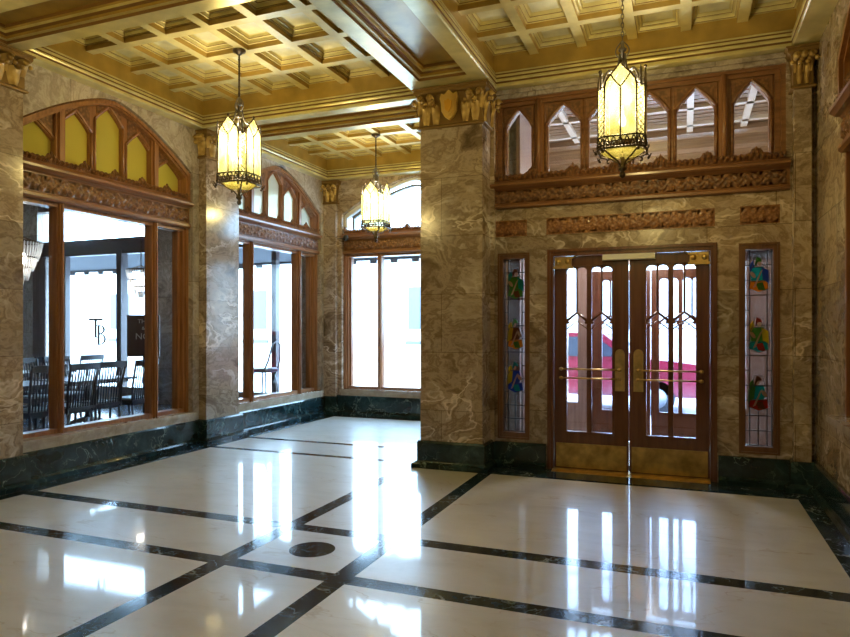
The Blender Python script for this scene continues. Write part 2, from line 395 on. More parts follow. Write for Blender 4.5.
# ------------------------------------------------------------------ ceilings
ZR = 4.38
def coffer_bay(b, rect, nx, ny, y_from_far=True, pitch_y=.595, near_pad=True):
    x0, x1, y0, y1 = rect
    rib = .095
    # crown round the bay: beads below a flat frieze
    prof = [(-.02, 4.07), (.03, 4.07), (.042, 4.078), (.042, 4.105), (.028, 4.112), (.028, 4.118), (.045, 4.124), (.052, 4.14), (.045, 4.156), (.028, 4.16), (.028, 4.167), (.040, 4.173), (.040, 4.198), (.022, 4.204), (.022, 4.210), (.030, 4.216), (.030, 4.234), (.0, 4.240), (0, ZR)]
    m = [0, 0, 0, 1, 3, 3, 0, 0, 1, 3, 3, 0, 1, 3, 3, 0, 1, 1, 0]
    b.rings(rect, prof, m, cap=False)
    cw = (x1 - x0 - (nx - 1) * rib) / nx; ch = pitch_y - rib
    ys = []
    yy = y1
    for j in range(ny): ys.append((yy - ch, yy)); yy -= pitch_y
    ylow = ys[-1][0]
    def q(xa, xb, ya, yb):
        b.add([(xa, ya, ZR), (xb, ya, ZR), (xb, yb, ZR), (xa, yb, ZR)], [(0, 1, 2, 3)], 0)
    if ylow > y0 + 1e-4: q(x0, x1, y0, ylow)
    for i in range(nx):
        xa = x0 + i * (cw + rib)
        if i < nx - 1: q(xa + cw, xa + cw + rib, ylow, y1)
        for j, (ya, yb) in enumerate(ys):
            if j < ny - 1: q(xa, xa + cw, ys[j + 1][1], ya)
            b.rings((xa, xa + cw, ya, yb), [(0, ZR), (0, ZR + .05), (.018, ZR + .052), (.020, ZR + .058), (.028, ZR + .085), (.045, ZR + .088), (.047, ZR + .094), (.056, ZR + .118), (.072, ZR + .12)], [1, 0, 3, 0, 0, 3, 0, 0, 2])
def beam(b, rect, strip=.1, panel=True):
    if panel:
        b.rings(rect, [(0, 4.07), (strip, 4.07), (strip, 4.10), (strip + .03, 4.105), (strip + .03, 4.13), (strip + .06, 4.14), (strip + .06, 4.165), (strip + .085, 4.17), (strip + .085, 4.20)], [0, 3, 0, 1, 3, 0, 1, 3, 4])
    else:
        x0, x1, y0, y1 = rect; b.add([(x0, y0, 4.07), (x1, y0, 4.07), (x1, y1, 4.07), (x0, y1, 4.07)], [(0, 1, 2, 3)], 0)
def ceiling():
    b = MB(); LX = (-5.80, -2.72); RX = (-1.92, .95)
    for (y0, y1) in ((7.60, 10.05), (4.30, 6.88), (1.08, 3.62), (-2.5, .40)):
        coffer_bay(b, (LX[0], LX[1], y0, y1), 6, 4)
    for (y0, y1) in ((4.30, 6.88), (1.08, 3.62), (-2.5, .40)):
        coffer_bay(b, (RX[0], RX[1], y0, y1), 6, 4)
    st(b.build('ceiling', [GOLD, GOLDD, GOLDP, GROOVE], recalc=False))
    k = MB()
    for (y0, y1) in ((6.90, 7.58), (3.64, 4.28), (.42, 1.06)):
        beam(k, (-5.82, -2.70, y0, y1))
    for (y0, y1) in ((4.28, 6.50), (1.06, 3.64), (-2.5, .42)):
        beam(k, (-2.70, -1.94, y0, y1), .12)
    for (y0, y1) in ((3.64, 4.28), (.42, 1.06)):
        beam(k, (-2.70, -1.94, y0, y1)); beam(k, (-1.94, .97, y0, y1))
    beam(k, (-2.70, -1.94, 6.50, 10.2), panel=False)
    # filling from crown to walls
    def u(x0, x1, y0, y1, mt=0): k.add([(x0, y0, 4.07), (x1, y0, 4.07), (x1, y1, 4.07), (x0, y1, 4.07)], [(0, 1, 2, 3)], mt)
    u(-5.92, -5.82, YN, 10.22); u(-5.82, -2.7, 10.07, 10.22); u(.97, 1.14, YN, 7.02); u(-1.94, .97, 6.90, 7.02); u(-5.82, .97, YN - .05, -2.52)
    o = st(k.build('trim_2', [GOLD, GOLDD, GOLDP, GROOVE, GOLDD], recalc=False))  # last slot, beam panels: orange lantern light put into the colour
    s = MB(); s.box(-6.2, 1.4, YN - .2, 10.44, 4.54, 4.6); st(s.build('ceiling_slab', [GOLDP]))
    g = MB(); g.mbox(MD, -1.95, .88, 3.98, 4.065, -.02, .035); g.mbox(MD, -1.95, .88, 4.02, 4.065, .03, .07); st(g.build('trim_3', [SPANM]))
ceiling()

# ------------------------------------------------------------------ baseboards
def base_prof(h, o0=-.01, o1=.05):
    return [(o0, 0), (o1 + .05, 0), (o1 + .05, .045), (o1 + .02, .06), (o1, .075), (o1, h - .02), (o1 - .012, h), (o0, h)]
b = MB(); b.mould(ML, YN, YB, base_prof(.31), 0); st(b.build('baseboard_left', [GREEN]))
b = MB(); b.mould(MK, -5.9, -1.76, base_prof(.33), 0); st(b.build('baseboard_back', [GREEN]))
b = MB(); b.mould(MD, -1.96, -1.37, base_prof(.27), 0); b.mould(MD, .30, 1.1, base_prof(.27), 0); st(b.build('baseboard_door_side', [GREEN]))
b = MB(); b.mould(MR, YN, 6.96, base_prof(.29, -.01, .04), 0); st(b.build('baseboard_right', [GREEN]))
b = MB(); b.box(-1.36, .29, 6.6, 7.24, 0.0005, .006, 0); st(b.build('trim_4', [GREEN]))

# ------------------------------------------------------------------ carved ornament
def vine(L=.17):
    def f(u, v):
        s = math.sin(2 * PI * u / L)
        h = .8 * math.exp(-((v - .5 - .30 * s) / .09) ** 2)
        k = round((u / L - .25) * 2); uc = (k / 2 + .25) * L; sg = -1 if k % 2 == 0 else 1
        du = (u - uc) / (L * .5); dv = (v - .5 - .12 * sg) / .75
        r = math.hypot(du * .75, dv); th = math.atan2(dv, du)
        R = .33 + .09 * math.cos(5 * th)
        if r < R: h = max(h, (1 - (r / R) ** 2) * (.75 + .25 * math.cos(5 * th)))
        return h
    return f
def cresting(b, M, a0, a1, zb, ht, o, pitch=.40, mat=0, th=.035):
    "pierced-looking crest of leaves: waves with peaked fleurons"
    n = int((a1 - a0) / .012); pts = []
    for i in range(n + 1):
        a = a0 + (a1 - a0) * i / n
        t = ((a - a0) / pitch + .5) % 1.0 - .5
        pk = max(0, 1 - abs(t) / .17) ** .8
        h = ht * (.36 + .10 * abs(math.sin(PI * (a - a0) / .055)) + .50 * pk * (.85 + .15 * math.cos(abs(t) * 70)))
        pts.append((a, zb + h))
    vs = []; fs = []
    for i, (a, z) in enumerate(pts):
        vs += [M(a, zb, o), M(a, zb + (z - zb) * .5, o + th * (.8 + .5 * math.sin(a * 120))), M(a, z, o + .002), M(a, z, o - .015), M(a, zb, o - .015)]
    for i in range(len(pts) - 1):
        for k in range(4): fs.append((i * 5 + k, (i + 1) * 5 + k, (i + 1) * 5 + k + 1, i * 5 + k + 1))
    b.add(vs, fs, mat, False)

def lancet(b, M, c0, c1, p0, p1, zb, z0, zs, za, ztop, of, ob, mat=0, seg=6):
    "frame plate of one light: cell c0..c1, opening p0..p1 from z0 up to shoulder zs and apex za"
    mid = (p0 + p1) / 2
    def zt(a): return ztop(a) if callable(ztop) else ztop
    pts = []
    for i in range(seg + 1):
        t = i / seg; pts.append((p0 + (mid - p0) * t, zs + (za - zs) * t ** .82))
    for i in range(1, seg + 1):
        t = 1 - i / seg; pts.append((p1 - (p1 - mid) * t, zs + (za - zs) * t ** .82))
    def strip(a, bb, la, lb, ha, hb):
        b.add([M(a, la, of), M(bb, lb, of), M(bb, hb, of), M(a, ha, of), M(a, la, ob), M(bb, lb, ob), M(bb, hb, ob), M(a, ha, ob)],
              [(0, 1, 2, 3), (4, 7, 6, 5), (0, 4, 5, 1), (3, 2, 6, 7), (0, 3, 7, 4), (1, 5, 6, 2)], mat)
    strip(c0, p0, zb, zb, max(zt(c0), zb), zt(p0)); strip(p1, c1, zb, zb, zt(p1), max(zt(c1), zb))
    if z0 > zb: strip(p0, p1, zb, zb, z0, z0)
    for i in range(len(pts) - 1):
        (a, z), (bb, zz) = pts[i], pts[i + 1]
        strip(a, bb, z, zz, max(zt(a), z), max(zt(bb), zz))
def arch_band(b, M, c, hw, f, w, of, ob, mat=0, zlow=3.1, segs=36):
    "moulding following the arch, hanging w below it, and down the jambs"
    pts = [(c - hw, zlow)] + [(c - hw + 2 * hw * i / segs, f(c - hw + 2 * hw * i / segs)) for i in range(segs + 1)] + [(c + hw, zlow)]
    inn = []
    for (a, z) in pts:
        k = (hw - w) / hw; inn.append((c + (a - c) * k, z - (w if z > zlow else 0) * .9))
    for i in range(len(pts) - 1):
        (a, z), (bb, zz) = pts[i], pts[i + 1]; (ia, iz), (ib, izz) = inn[i], inn[i + 1]
        b.add([M(a, z, of), M(bb, zz, of), M(ib, izz, of), M(ia, iz, of), M(a, z, ob), M(bb, zz, ob), M(ib, izz, ob), M(ia, iz, ob)],
              [(0, 1, 2, 3), (3, 2, 6, 7), (7, 6, 5, 4), (0, 4, 5, 1)], mat)

def mullion(M, a, z0, z1, name, mat, parent, w=.075, of=-.07, ob=-.215):
    b = MB(); s = w / 2
    b.prism(lambda p, z, o: M(p, z, o), [(a - s, z0), (a + s, z0), (a + s, z1), (a - s, z1)], ob, of - .03)
    b.mbox(M, a - s * .62, a + s * .62, z0, z1, of - .03, of)
    b.mbox(M, a - s * .25, a + s * .25, z0, z1, of, of + .02)
    return b.build(name, [mat], parent)

def arched_window(name, M, c, hw, paneglass, wl, zsill=.42, lights=3, sub=(1, 3, 1), div=.65, plain_top=False, zbase=.31):
    root = struct_root(name); f = arch_fn(c, hw)
    g = lambda a: f(a)
    # marble sill
    b = MB(); b.mbox(M, c - hw, c + hw, zbase, zsill - .01, -.24, .035); b.mbox(M, c - hw - .02, c + hw + .02, zsill - .05, zsill, -.24, .05); b.build('sill', [SILLM], root)
    # outer frame
    b = MB(); e = .072
    for s in (-1, 1):
        x0, x1 = sorted((c + s * hw, c + s * (hw - e))); b.mbox(M, x0, x1, zsill, 3.1 if plain_top else 3.5, -.24, -.10)
        x0, x1 = sorted((c + s * hw, c + s * (hw - e * .6))); b.mbox(M, x0, x1, zsill, 3.1 if plain_top else 3.5, -.10, -.07)
        x0, x1 = sorted((c + s * (hw - e), c + s * (hw - e * 1.5))); b.mbox(M, x0, x1, zsill, 2.8, -.24, -.15)
    b.mbox(M, c - hw + e, c + hw - e, zsill, zsill + .045, -.23, -.095); b.mbox(M, c - hw + e, c + hw - e, 2.74, 2.79, -.23, -.095)
    if not plain_top: arch_band(b, M, c, hw, g, .07, -.05, -.24, 0, 3.1); arch_band(b, M, c, hw - .02, lambda a: g(a) - .02, .035, -.02, -.06, 0, 3.1)
    b.build('window_frame', [WOODV], root)
    # transom beam with carving
    b = MB()
    b.mould(M, c - hw + .01, c + hw - .01, [(-.24, 2.78), (-.04, 2.78), (-.02, 2.80), (-.02, 2.83), (-.05, 2.85), (-.05, 3.03), (-.03, 3.045), (0, 3.05), (.035, 3.075), (.035, 3.10), (.0, 3.12), (-.03, 3.15), (-.05, 3.16), (-.24, 3.16)], 0)
    b.build('transom_beam', [wl], root)
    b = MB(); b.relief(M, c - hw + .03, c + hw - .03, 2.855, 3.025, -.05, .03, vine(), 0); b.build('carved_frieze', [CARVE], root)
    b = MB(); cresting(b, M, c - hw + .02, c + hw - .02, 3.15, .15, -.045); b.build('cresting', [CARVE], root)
    # mullions
    for s in (-1, 1): mullion(M, c + s * div, zsill, 2.80, 'mullion', WOODV, root)
    # glass panes
    cuts = [c - hw + .09, c - div, c + div, c + hw - .09]
    panes = []
    for i in range(3):
        b = MB(); b.mbox(M, cuts[i], cuts[i + 1], zsill + .03, 2.76, -.205, -.197); panes.append(b.build('window_pane', [CLEAR], root))
    if plain_top:
        b = MB(); n = 30; xs = [c - hw + .05 + 2 * (hw - .05) * i / n for i in range(n + 1)]
        for i in range(n):
            p, q = xs[i], xs[i + 1]
            b.add([M(p, 3.15, -.2), M(q, 3.15, -.2), M(q, g(q) - .04, -.2), M(p, g(p) - .04, -.2)], [(0, 1, 2, 3)], 0)
        b.build('lunette_pane', [CLEAR], root)
        b = MB(); arch_band(b, M, c, hw - .13, lambda a: f(a) - .10, .04, -.14, -.22, 0, 3.1); arch_band(b, M, c, hw, lambda a: f(a), .05, -.1, -.24, 1, 3.1); b.build('lunette_frame', [plain('grey lunette frame', (.16, .17, .19), .4), WHITE], root)
        return root
    # tracery of pointed lights
    b = MB(); zb = 3.14
    cells = []
    ed = [c - hw + .04, c - div, c + div, c + hw - .04]
    for k, n in enumerate(sub):
        w = (ed[k + 1] - ed[k]) / n
        for i in range(n): cells.append((ed[k] + i * w, ed[k] + (i + 1) * w))
    gl = []
    for (c0, c1) in cells:
        mid = (c0 + c1) / 2; pw = (c1 - c0) - .085
        off = 0
        za = min(f(c0 + .03), f(c1 - .03), f(mid)) - .05
        if c1 < c - .6 or c0 > c + .6: za = f(mid) - .10
        p0, p1 = mid - pw / 2, mid + pw / 2
        lancet(b, M, c0, c1, p0, p1, zb, 3.17, za - .17, za, lambda a: f(a) - .01, -.13, -.19)
        # raised moulding along the pointed head
        hd = []
        for t in range(9):
            q = t / 8; a = p0 - .02 + (pw + .04) * q; u = 1 - abs(2 * q - 1)
            hd.append((a, za - .17 + .19 * u ** .82))
        b.tube([M(a, z + .012, -.125) for a, z in hd], .016, 6)
        for a in (p0 - .02, p1 + .02): b.tube([M(a, zb, -.125), M(a, za - .15, -.125)], .015, 6)
        for (u0, u1) in ((p0 + .004, mid - .035), (p1 - .004, mid + .035)):
            t0, t1 = f(u0) - .04, f(u1) - .04
            if min(t0, t1) > za - .09: b.prism(M, [(u0, za - .10), (u0, t0), (u1, t1), (u1, za + .012)], -.135, -.124, 1)
        gl.append((p0 - .01, p1 + .01, za))
    b.build('tracery', [WOODV, CARVE], root)
    b = MB()
    for s in (-1, 1):
        a = c + s * div; b.mbox(M, a - .055, a + .055, 3.14, f(a) - .02, -.2, -.09); b.mbox(M, a - .03, a + .03, 3.14, f(a) - .02, -.09, -.06)
        b.build('transom_mullion', [WOODV], root); b = MB()
    for (p0, p1, za) in gl:
        b = MB(); m_ = (p0 + p1) / 2
        b.prism(M, [(p0, 3.15), (p1, 3.15), (p1, za - .15), (m_ + (p1 - m_) * .5, za - .04), (m_, za + .01), (m_ - (m_ - p0) * .5, za - .04), (p0, za - .15)], -.175, -.168)
        b.build('lancet_pane', [paneglass], root)
    return root
w1 = arched_window('window_1', ML, C1, HW, YELG, WOODY)
w2 = arched_window('window_2', ML, C2, HW, CRMG, WOODY)
w3 = arched_window('window_3', MK, CK, 1.33, CLEAR, WOODX, plain_top=True, zsill=.44, zbase=.33)
w0 = arched_window('window_8', ML, 2.43, HW, YELG, WOODY)
w6 = arched_window('window_7', lambda a, z, o: (XR - o - .10, a, z), 4.45, 1.17, YELG, WOODY, zsill=.86, zbase=.8)

# monogram lettering on window 1 glass: T over B
def monogram():
    b = MB(); M = lambda a, z, o: ML(5.50 + (a - 5.645) * .86, 1.455 + (z - 1.59) * .86, o); o0, o1 = -.196, -.194
    def bar(a0, a1, z0, z1): b.mbox(M, a0, a1, z0, z1, o0, o1)
    # T
    bar(5.52, 5.74, 1.738, 1.768); bar(5.52, 5.53, 1.72, 1.765); bar(5.73, 5.74, 1.72, 1.765)
    bar(5.608, 5.645, 1.52, 1.75); bar(5.595, 5.66, 1.515, 1.525)
    # B set lower right
    bar(5.655, 5.692, 1.42, 1.68); bar(5.645, 5.70, 1.672, 1.682); bar(5.645, 5.70, 1.42, 1.43)
    def bowl(z0, z1, rx):
        n = 14; zc = (z0 + z1) / 2; rz = (z1 - z0) / 2; out = []; inn = []
        for i in range(n + 1):
            t = -PI / 2 + PI * i / n
            out.append((5.69 + rx * math.cos(t), zc + rz * math.sin(t))); inn.append((5.69 + (rx - .034) * math.cos(t), zc + (rz - .014) * math.sin(t)))
        for i in range(n):
            b.prism(M, [out[i], out[i + 1], inn[i + 1], inn[i]], o0, o1)
    bowl(1.562, 1.682, .085); bowl(1.42, 1.57, .10)
    b.build('monogram', [plain('frosted grey lettering', (.035, .035, .045), .5)], w1)
monogram()

# ------------------------------------------------------------------ door wall: transom window
def transom_window():
    root = struct_root('window_4')
    b = MB()
    b.mbox(MD, -1.86, .79, 3.91, 3.98, -.2, -.031); b.mbox(MD, -1.95, -1.86, 3.05, 3.98, -.2, -.03); b.mbox(MD, .79, .88, 3.05, 3.98, -.2, -.03)
    b.mbox(MD, -1.91, .84, 3.95, 3.98, -.031, -.001); b.mbox(MD, -1.95, -1.91, 3.05, 3.98, -.03, .0); b.mbox(MD, .84, .88, 3.05, 3.98, -.03, .0)
    b.build('window_frame', [WOODX], root)
    cells = [(-1.86, -1.50)] + [(-1.41 + .43 * i, -1.41 + .43 * (i + 1)) for i in range(4)] + [(.40, .79)]
    b = MB(); gl = []
    for (c0, c1) in cells:
        mid = (c0 + c1) / 2; pw = (c1 - c0) - .09; p0, p1 = mid - pw / 2, mid + pw / 2; za = 3.87
        lancet(b, MD, c0, c1, p0, p1, 3.06, 3.12, za - .2, za, 3.93, -.06, -.13)
        hd = []
        for t in range(9):
            q = t / 8; a = p0 - .02 + (pw + .04) * q; u = 1 - abs(2 * q - 1); hd.append((a, za - .2 + .21 * u ** .82))
        b.tube([MD(a, z + .012, -.055) for a, z in hd], .016, 6)
        for a in (p0 - .02, p1 + .02): b.tube([MD(a, 3.08, -.055), MD(a, za - .18, -.055)], .014, 6)
        for (u0, u1) in ((p0 + .0, mid - .05), (p1 - .0, mid + .05)): b.prism(MD, [(u0, za - .12), (u0, 3.885), (u1, 3.885)], -.065, -.052, 1)
        b.tube([MD(p0 - .03, 3.12, -.058), MD(p0 - .03, 3.905, -.058), MD(p1 + .03, 3.905, -.058), MD(p1 + .03, 3.12, -.058)], .008, 5)
        gl.append((p0 - .01, p1 + .01, za))
    b.build('tracery', [WOODX, CARVE], root)
    for a in (-1.455, .355):
        b = MB(); b.mbox(MD, a - .05, a + .05, 3.05, 3.93, -.2, -.05); b.mbox(MD, a - .03, a + .03, 3.05, 3.95, -.05, -.01); b.lathe([(.022, 0), (.022, .88)], MD(a, 3.07, .0), 10)
        b.build('transom_mullion', [WOODV], root)
    for (p0, p1, za) in gl:
        b = MB(); m_ = (p0 + p1) / 2
        b.prism(MD, [(p0, 3.1), (p1, 3.1), (p1, za - .18), (m_ + (p1 - m_) * .5, za - .05), (m_, za + .01), (m_ - (m_ - p0) * .5, za - .05), (p0, za - .18)], -.105, -.10)
        b.build('lancet_pane', [CLEAR], root)
    b = MB()
    b.mould(MD, -1.99, .91, [(-.2, 2.79), (.02, 2.79), (.045, 2.80), (.045, 2.825), (.02, 2.85), (.02, 2.985), (.045, 3.0), (.07, 3.01), (.10, 3.03), (.10, 3.05), (.06, 3.07), (.03, 3.09), (-.03, 3.10), (-.2, 3.10)], 0)
    b.build('transom_beam', [WOODX], root)
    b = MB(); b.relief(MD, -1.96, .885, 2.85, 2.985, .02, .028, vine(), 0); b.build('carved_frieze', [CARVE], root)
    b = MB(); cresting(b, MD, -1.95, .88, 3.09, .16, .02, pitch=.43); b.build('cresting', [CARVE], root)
transom_window()

# carved panels above door and side windows
for i, (a0, a1, lab) in enumerate(((-1.93, -1.58, 'small carved red brown panel above the left stained glass window'),
                                   (-1.37, .27, 'long carved red brown panel above the double doors'),
                                   (.49, .83, 'small carved red brown panel above the right stained glass window'))):
    b = MB(); b.mbox(MD, a0, a1, 2.49, 2.665, -.01, .004, 0)
    b.relief(MD, a0 + .012, a1 - .012, 2.502, 2.653, .004, .014, vine(.13), 0)
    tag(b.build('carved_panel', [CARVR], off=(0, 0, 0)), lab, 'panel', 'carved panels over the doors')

# ------------------------------------------------------------------ stained glass side windows
CLR = {k: stained(k + ' stained glass', v, .3) for k, v in dict(teal=(.02, .42, .40), blue=(.03, .10, .50), yellow=(.85, .65, .05), red=(.50, .04, .02), orange=(.80, .33, .04), green=(.10, .30, .06), skin=(.70, .48, .35), brown=(.20, .07, .03)).items()}
CN = list(CLR)
def ell(b, M, a, z, ra, rz, o, mat, rot=0, n=12):
    b.prism(M, [(a + ra * math.cos(t) * math.cos(rot) - rz * math.sin(t) * math.sin(rot), z + ra * math.cos(t) * math.sin(rot) + rz * math.sin(t) * math.cos(rot)) for t in [2 * PI * k / n for k in range(n)]], o - .004, o + .003, mat)
def side_window(name, a0, a1, figs):
    root = struct_root(name)
    b = MB(); z0, z1 = .30, 2.31; e = .055
    b.mbox(MD, a0, a0 + e, z0, z1, -.16, .0); b.mbox(MD, a1 - e, a1, z0, z1, -.16, .0); b.mbox(MD, a0 + e, a1 - e, z0, z0 + .07, -.16, -.001); b.mbox(MD, a0 + e, a1 - e, z1 - .06, z1, -.16, -.001)
    b.mbox(MD, a0, a0 + .02, z0, z1, 0, .012); b.mbox(MD, a1 - .02, a1, z0, z1, 0, .012); b.mbox(MD, a0 + .02, a1 - .02, z1 - .02, z1, -.001, .011); b.mbox(MD, a0 + .02, a1 - .02, z0, z0 + .02, -.001, .011)
    b.build('window_frame', [DARKF], root)
    ga0, ga1, gz0, gz1 = a0 + e, a1 - e, z0 + .07, z1 - .06
    b = MB(); b.mbox(MD, ga0, ga1, gz0, gz1, -.082, -.078); b.build('leaded_pane', [LEADED], root)
    b = MB(); o0, o1 = -.086, -.070; t = .005
    m0, m1 = ga0 + .045, ga1 - .045
    for a in (ga0 + .004, m0, m1, ga1 - .004): b.mbox(MD, a - t, a + t, gz0, gz1, o0, o1)
    n = 13
    for i in range(n + 1):
        z = gz0 + (gz1 - gz0) * i / n
        b.mbox(MD, ga0, m0, z - t, z + t, o0, o1); b.mbox(MD, m1, ga1, z - t, z + t, o0, o1)
        if i % 2 == 0 or i < 3: b.mbox(MD, m0, m1, z - t, z + t, o0, o1)
    mc = (m0 + m1) / 2; b.mbox(MD, mc - t, mc + t, gz0, gz0 + 3 * (gz1 - gz0) / n, o0, o1)
    b.build('lead_lattice', [LEAD], root)
    for (z, cols, lean) in figs:
        K = 1.22; MF = (lambda mc_, z_: (lambda a, zz, o: MD(mc_ + (a - mc_) * K, z_ + (zz - z_) * K, o)))(mc, z)
        b = MB(); c = CN.index
        robe, cloak, lap, hat = cols
        ell(b, MF, mc + .008 * lean, z + .095, .015, .02, -.068, c('skin'))
        b.prism(MF, [(mc - .022, z + .108), (mc + .026, z + .112), (mc + .012, z + .138), (mc - .012, z + .148), (mc - .03, z + .06)], -.073, -.062, c(hat))
        b.prism(MF, [(mc - .045, z + .07), (mc + .035, z + .075), (mc + .055, z + .0), (mc + .03, z - .05), (mc - .05, z - .045), (mc - .06, z + .02)], -.074, -.064, c(robe))
        b.prism(MF, [(mc + .02 * lean, z + .07), (mc + .07 * lean, z + .04), (mc + .075 * lean, z - .06), (mc + .03 * lean, z - .03)], -.076, -.060, c(cloak))
        b.prism(MF, [(mc - .055, z - .04), (mc + .06, z - .035), (mc + .07, z - .10), (mc - .0, z - .125), (mc - .065, z - .095)], -.075, -.062, c(lap))
        ell(b, MF, mc - .04 * lean, z + .01, .014, .03, -.058, c('skin'), .6)
        b.prism(MF, [(mc - .062, z + .09), (mc - .035, z + .125), (mc - .028, z + .075), (mc - .058, z + .03)], -.072, -.063, c(cloak))
        b.prism(MF, [(mc + .012, z + .03), (mc + .03, z + .05), (mc - .02, z - .085), (mc - .04, z - .095)], -.060, -.055, c('skin'))
        b.prism(MF, [(mc - .02, z - .06), (mc + .03, z - .05), (mc + .05, z - .115), (mc + .0, z - .11)], -.061, -.057, c(hat))
        b.build('stained_figure', [CLR[k] for k in CN], root)
        b = MB()
        out = [(mc - .068, z - .10), (mc - .064, z + .03), (mc - .04, z + .08), (mc - .03, z + .15), (mc + .03, z + .15), (mc + .045, z + .08), (mc + .078, z + .03), (mc + .074, z - .10), (mc, z - .13)]
        b.tube([MF(a, zz, -.058) for a, zz in out], .0035, 5, closed=True); b.tube([MF(mc - .05, z - .045, -.058), MF(mc + .05, z - .04, -.058)], .003, 5); b.tube([MF(mc - .04, z + .07, -.058), MF(mc + .04, z + .07, -.058)], .003, 5)
        b.build('lead_outline', [LEAD], root)
side_window('window_5', -1.90, -1.55, [(1.97, ('green', 'teal', 'green', 'brown'), 1), (1.42, ('brown', 'yellow', 'orange', 'green'), -1), (.95, ('blue', 'yellow', 'blue', 'teal'), -1)])
side_window('window_6', .48, .83, [(2.0, ('teal', 'blue', 'orange', 'green'), 1), (1.42, ('green', 'yellow', 'teal', 'red'), 1), (.86, ('teal', 'green', 'red', 'brown'), -1)])

# ------------------------------------------------------------------ doors
def door_frame(M, name, a0, a1, zt, w=.06, mat=DOORW, o0=-.2, o1=-.0):
    b = MB()
    b.mbox(M, a0, a0 + w, 0, zt, o0, o1); b.mbox(M, a1 - w, a1, 0, zt, o0, o1); b.mbox(M, a0 + w, a1 - w, zt - w - .01, zt, o0, o1 - .001)
    b.mbox(M, a0, a0 + .03, 0, zt, o1, o1 + .015); b.mbox(M, a1 - .03, a1, 0, zt, o1, o1 + .015); b.mbox(M, a0 + .03, a1 - .03, zt - .03, zt, o1 - .001, o1 + .014)
    return b.build(name, [mat])
def door_leaf(M, name, a0, a1, hinge, g0, g1, zt=2.255, o=-.05, furniture=True):
    root = struct_root(name)
    b = MB(); th = .045; z0, zg0, zg1 = .012, .41, 2.15
    b.mbox(M, a0, g0, z0, zt, o - th, o); b.mbox(M, g1, a1, z0, zt, o - th, o); b.mbox(M, g0, g1, z0, zg0, o - th, o); b.mbox(M, g0, g1, zg1, zt, o - th, o)
    for (p, q, r, s) in ((g0 - .02, g0, zg0 - .02, zg1 + .02), (g1, g1 + .02, zg0 - .02, zg1 + .02), (g0, g1, zg0 - .02, zg0), (g0, g1, zg1, zg1 + .02)): b.mbox(M, p, q, r, s, o, o + .01)
    b.build('door_leaf', [DOORW], root)
    b = MB(); b.mbox(M, g0, g1, zg0, zg1, o - .026, o - .02); b.build('door_glass', [DOORGL], root)
    b = MB(); mid = (g0 + g1) / 2; b.mbox(M, mid - .025, mid + .025, zg0, zg1, o - .04, o + .004)
    oc = o - .01
    lw = (mid - .022 - g0)
    for s, (p, q) in enumerate(((g0, mid - .022), (mid + .022, g1))):
        m_ = (p + q) / 2
        b.tube([M(m_, 1.67, oc), M(m_, zg1, oc)], .011, 6)
        b.tube([M(p, 1.575, oc), M(m_, 1.66, oc), M(q, 1.575, oc)], .0155, 6)
        b.tube([M(p, 1.49, oc), M(m_, 1.575, oc), M(q, 1.49, oc)], .007, 6)
        for (u, v) in ((p, m_), (m_, q)):       # scalloped heads
            c = (u + v) / 2; r = (v - u) / 2
            pts = [(u, zg1), (u, zg1 - .06)] + [(c - r * math.cos(PI * k / 8), zg1 - .06 + r * .9 * math.sin(PI * k / 8)) for k in range(1, 8)] + [(v, zg1 - .06), (v, zg1)]
            b.prism(M, pts, o - .035, o - .005)
        for (a, z) in ((p + .01, 1.56), (q - .01, 1.56), (mid, 1.54)):
            b.ball(M(a, z, oc), .018, 8)
    b.build('glazing_bars', [DOORW], root)
    if not furniture: return root
    b = MB(); b.mbox(M, a0 + .02, a1 - .02, .03, .285, o, o + .006); b.build('kick_plate', [BRASSD], root)
    # push plate near the meeting stile
    s = 1 if hinge < 0 else -1        # meeting side
    pm = (g1 + a1) / 2 - .005 if hinge < 0 else (g0 + a0) / 2 + .005
    b = MB(); w = .048
    pts = [(pm - w, .85), (pm + w, .85), (pm + w, 1.23)] + [(pm + w * math.cos(PI * k / 8), 1.23 + w * 1.1 * math.sin(PI * k / 8)) for k in range(1, 8)] + [(pm - w, 1.23)]
    b.prism(M, pts, o, o + .008)
    b.build('push_plate', [BRASS], root)
    for z in (1.07, .975):
        b = MB(); e0, e1 = (g0 - .05, pm) if hinge < 0 else (pm, g1 + .05)
        b.tube([M(e0, z, o + .045), M(e1, z, o + .045)], .0085, 8)
        for a in (e0, e1): b.tube([M(a, z, o), M(a, z, o + .05)], .012, 8); b.lathe([(.0001, -.02), (.02, -.012), (.024, 0), (.02, .012), (.0001, .02)], M(a, z, o + .045), 10)
        b.build('push_bar', [BRASS], root)
    b = MB(); h0, h1 = (a0 + .0, a0 + .20) if hinge < 0 else (a1 - .20, a1)
    b.mbox(M, h0, h1, 2.125, 2.15, o, o + .06); b.mbox(M, h0 + .015, h1 - .015, 2.15, 2.245, o + .004, o + .05)
    for a in (h0 + .05, h1 - .05): b.tube([M(a, 2.195, o + .05), M(a, 2.195, o + .065)], .028, 12)
    oo = h1 if hinge < 0 else h0; ii = h0 if hinge < 0 else h1
    b.tube([M(ii + .1 * s, 2.20, o + .03), M(ii + .19 * s, 2.225, o + .075), M(ii + .235 * s, 2.26, o + .02)], .007, 6)
    b.build('door_closer', [BRASS], root)
    return root
st(door_frame(MD, 'trim_5', -1.36, .29, 2.33))
door_leaf(MD, 'door_1', -1.295, -.537, -1, -1.165, -.70)
door_leaf(MD, 'door_2', -.528, .228, 1, -.365, .10)
b = MB(); b.mbox(MD, -.79, -.28, 2.195, 2.255, -.04, .02); b.mbox(MD, -.78, -.29, 2.20, 2.21, .02, .026)
tag(b.build('door_sensor', [WHITE]), 'long cream white sensor bar fixed over the meeting of the double doors', 'door sensor')
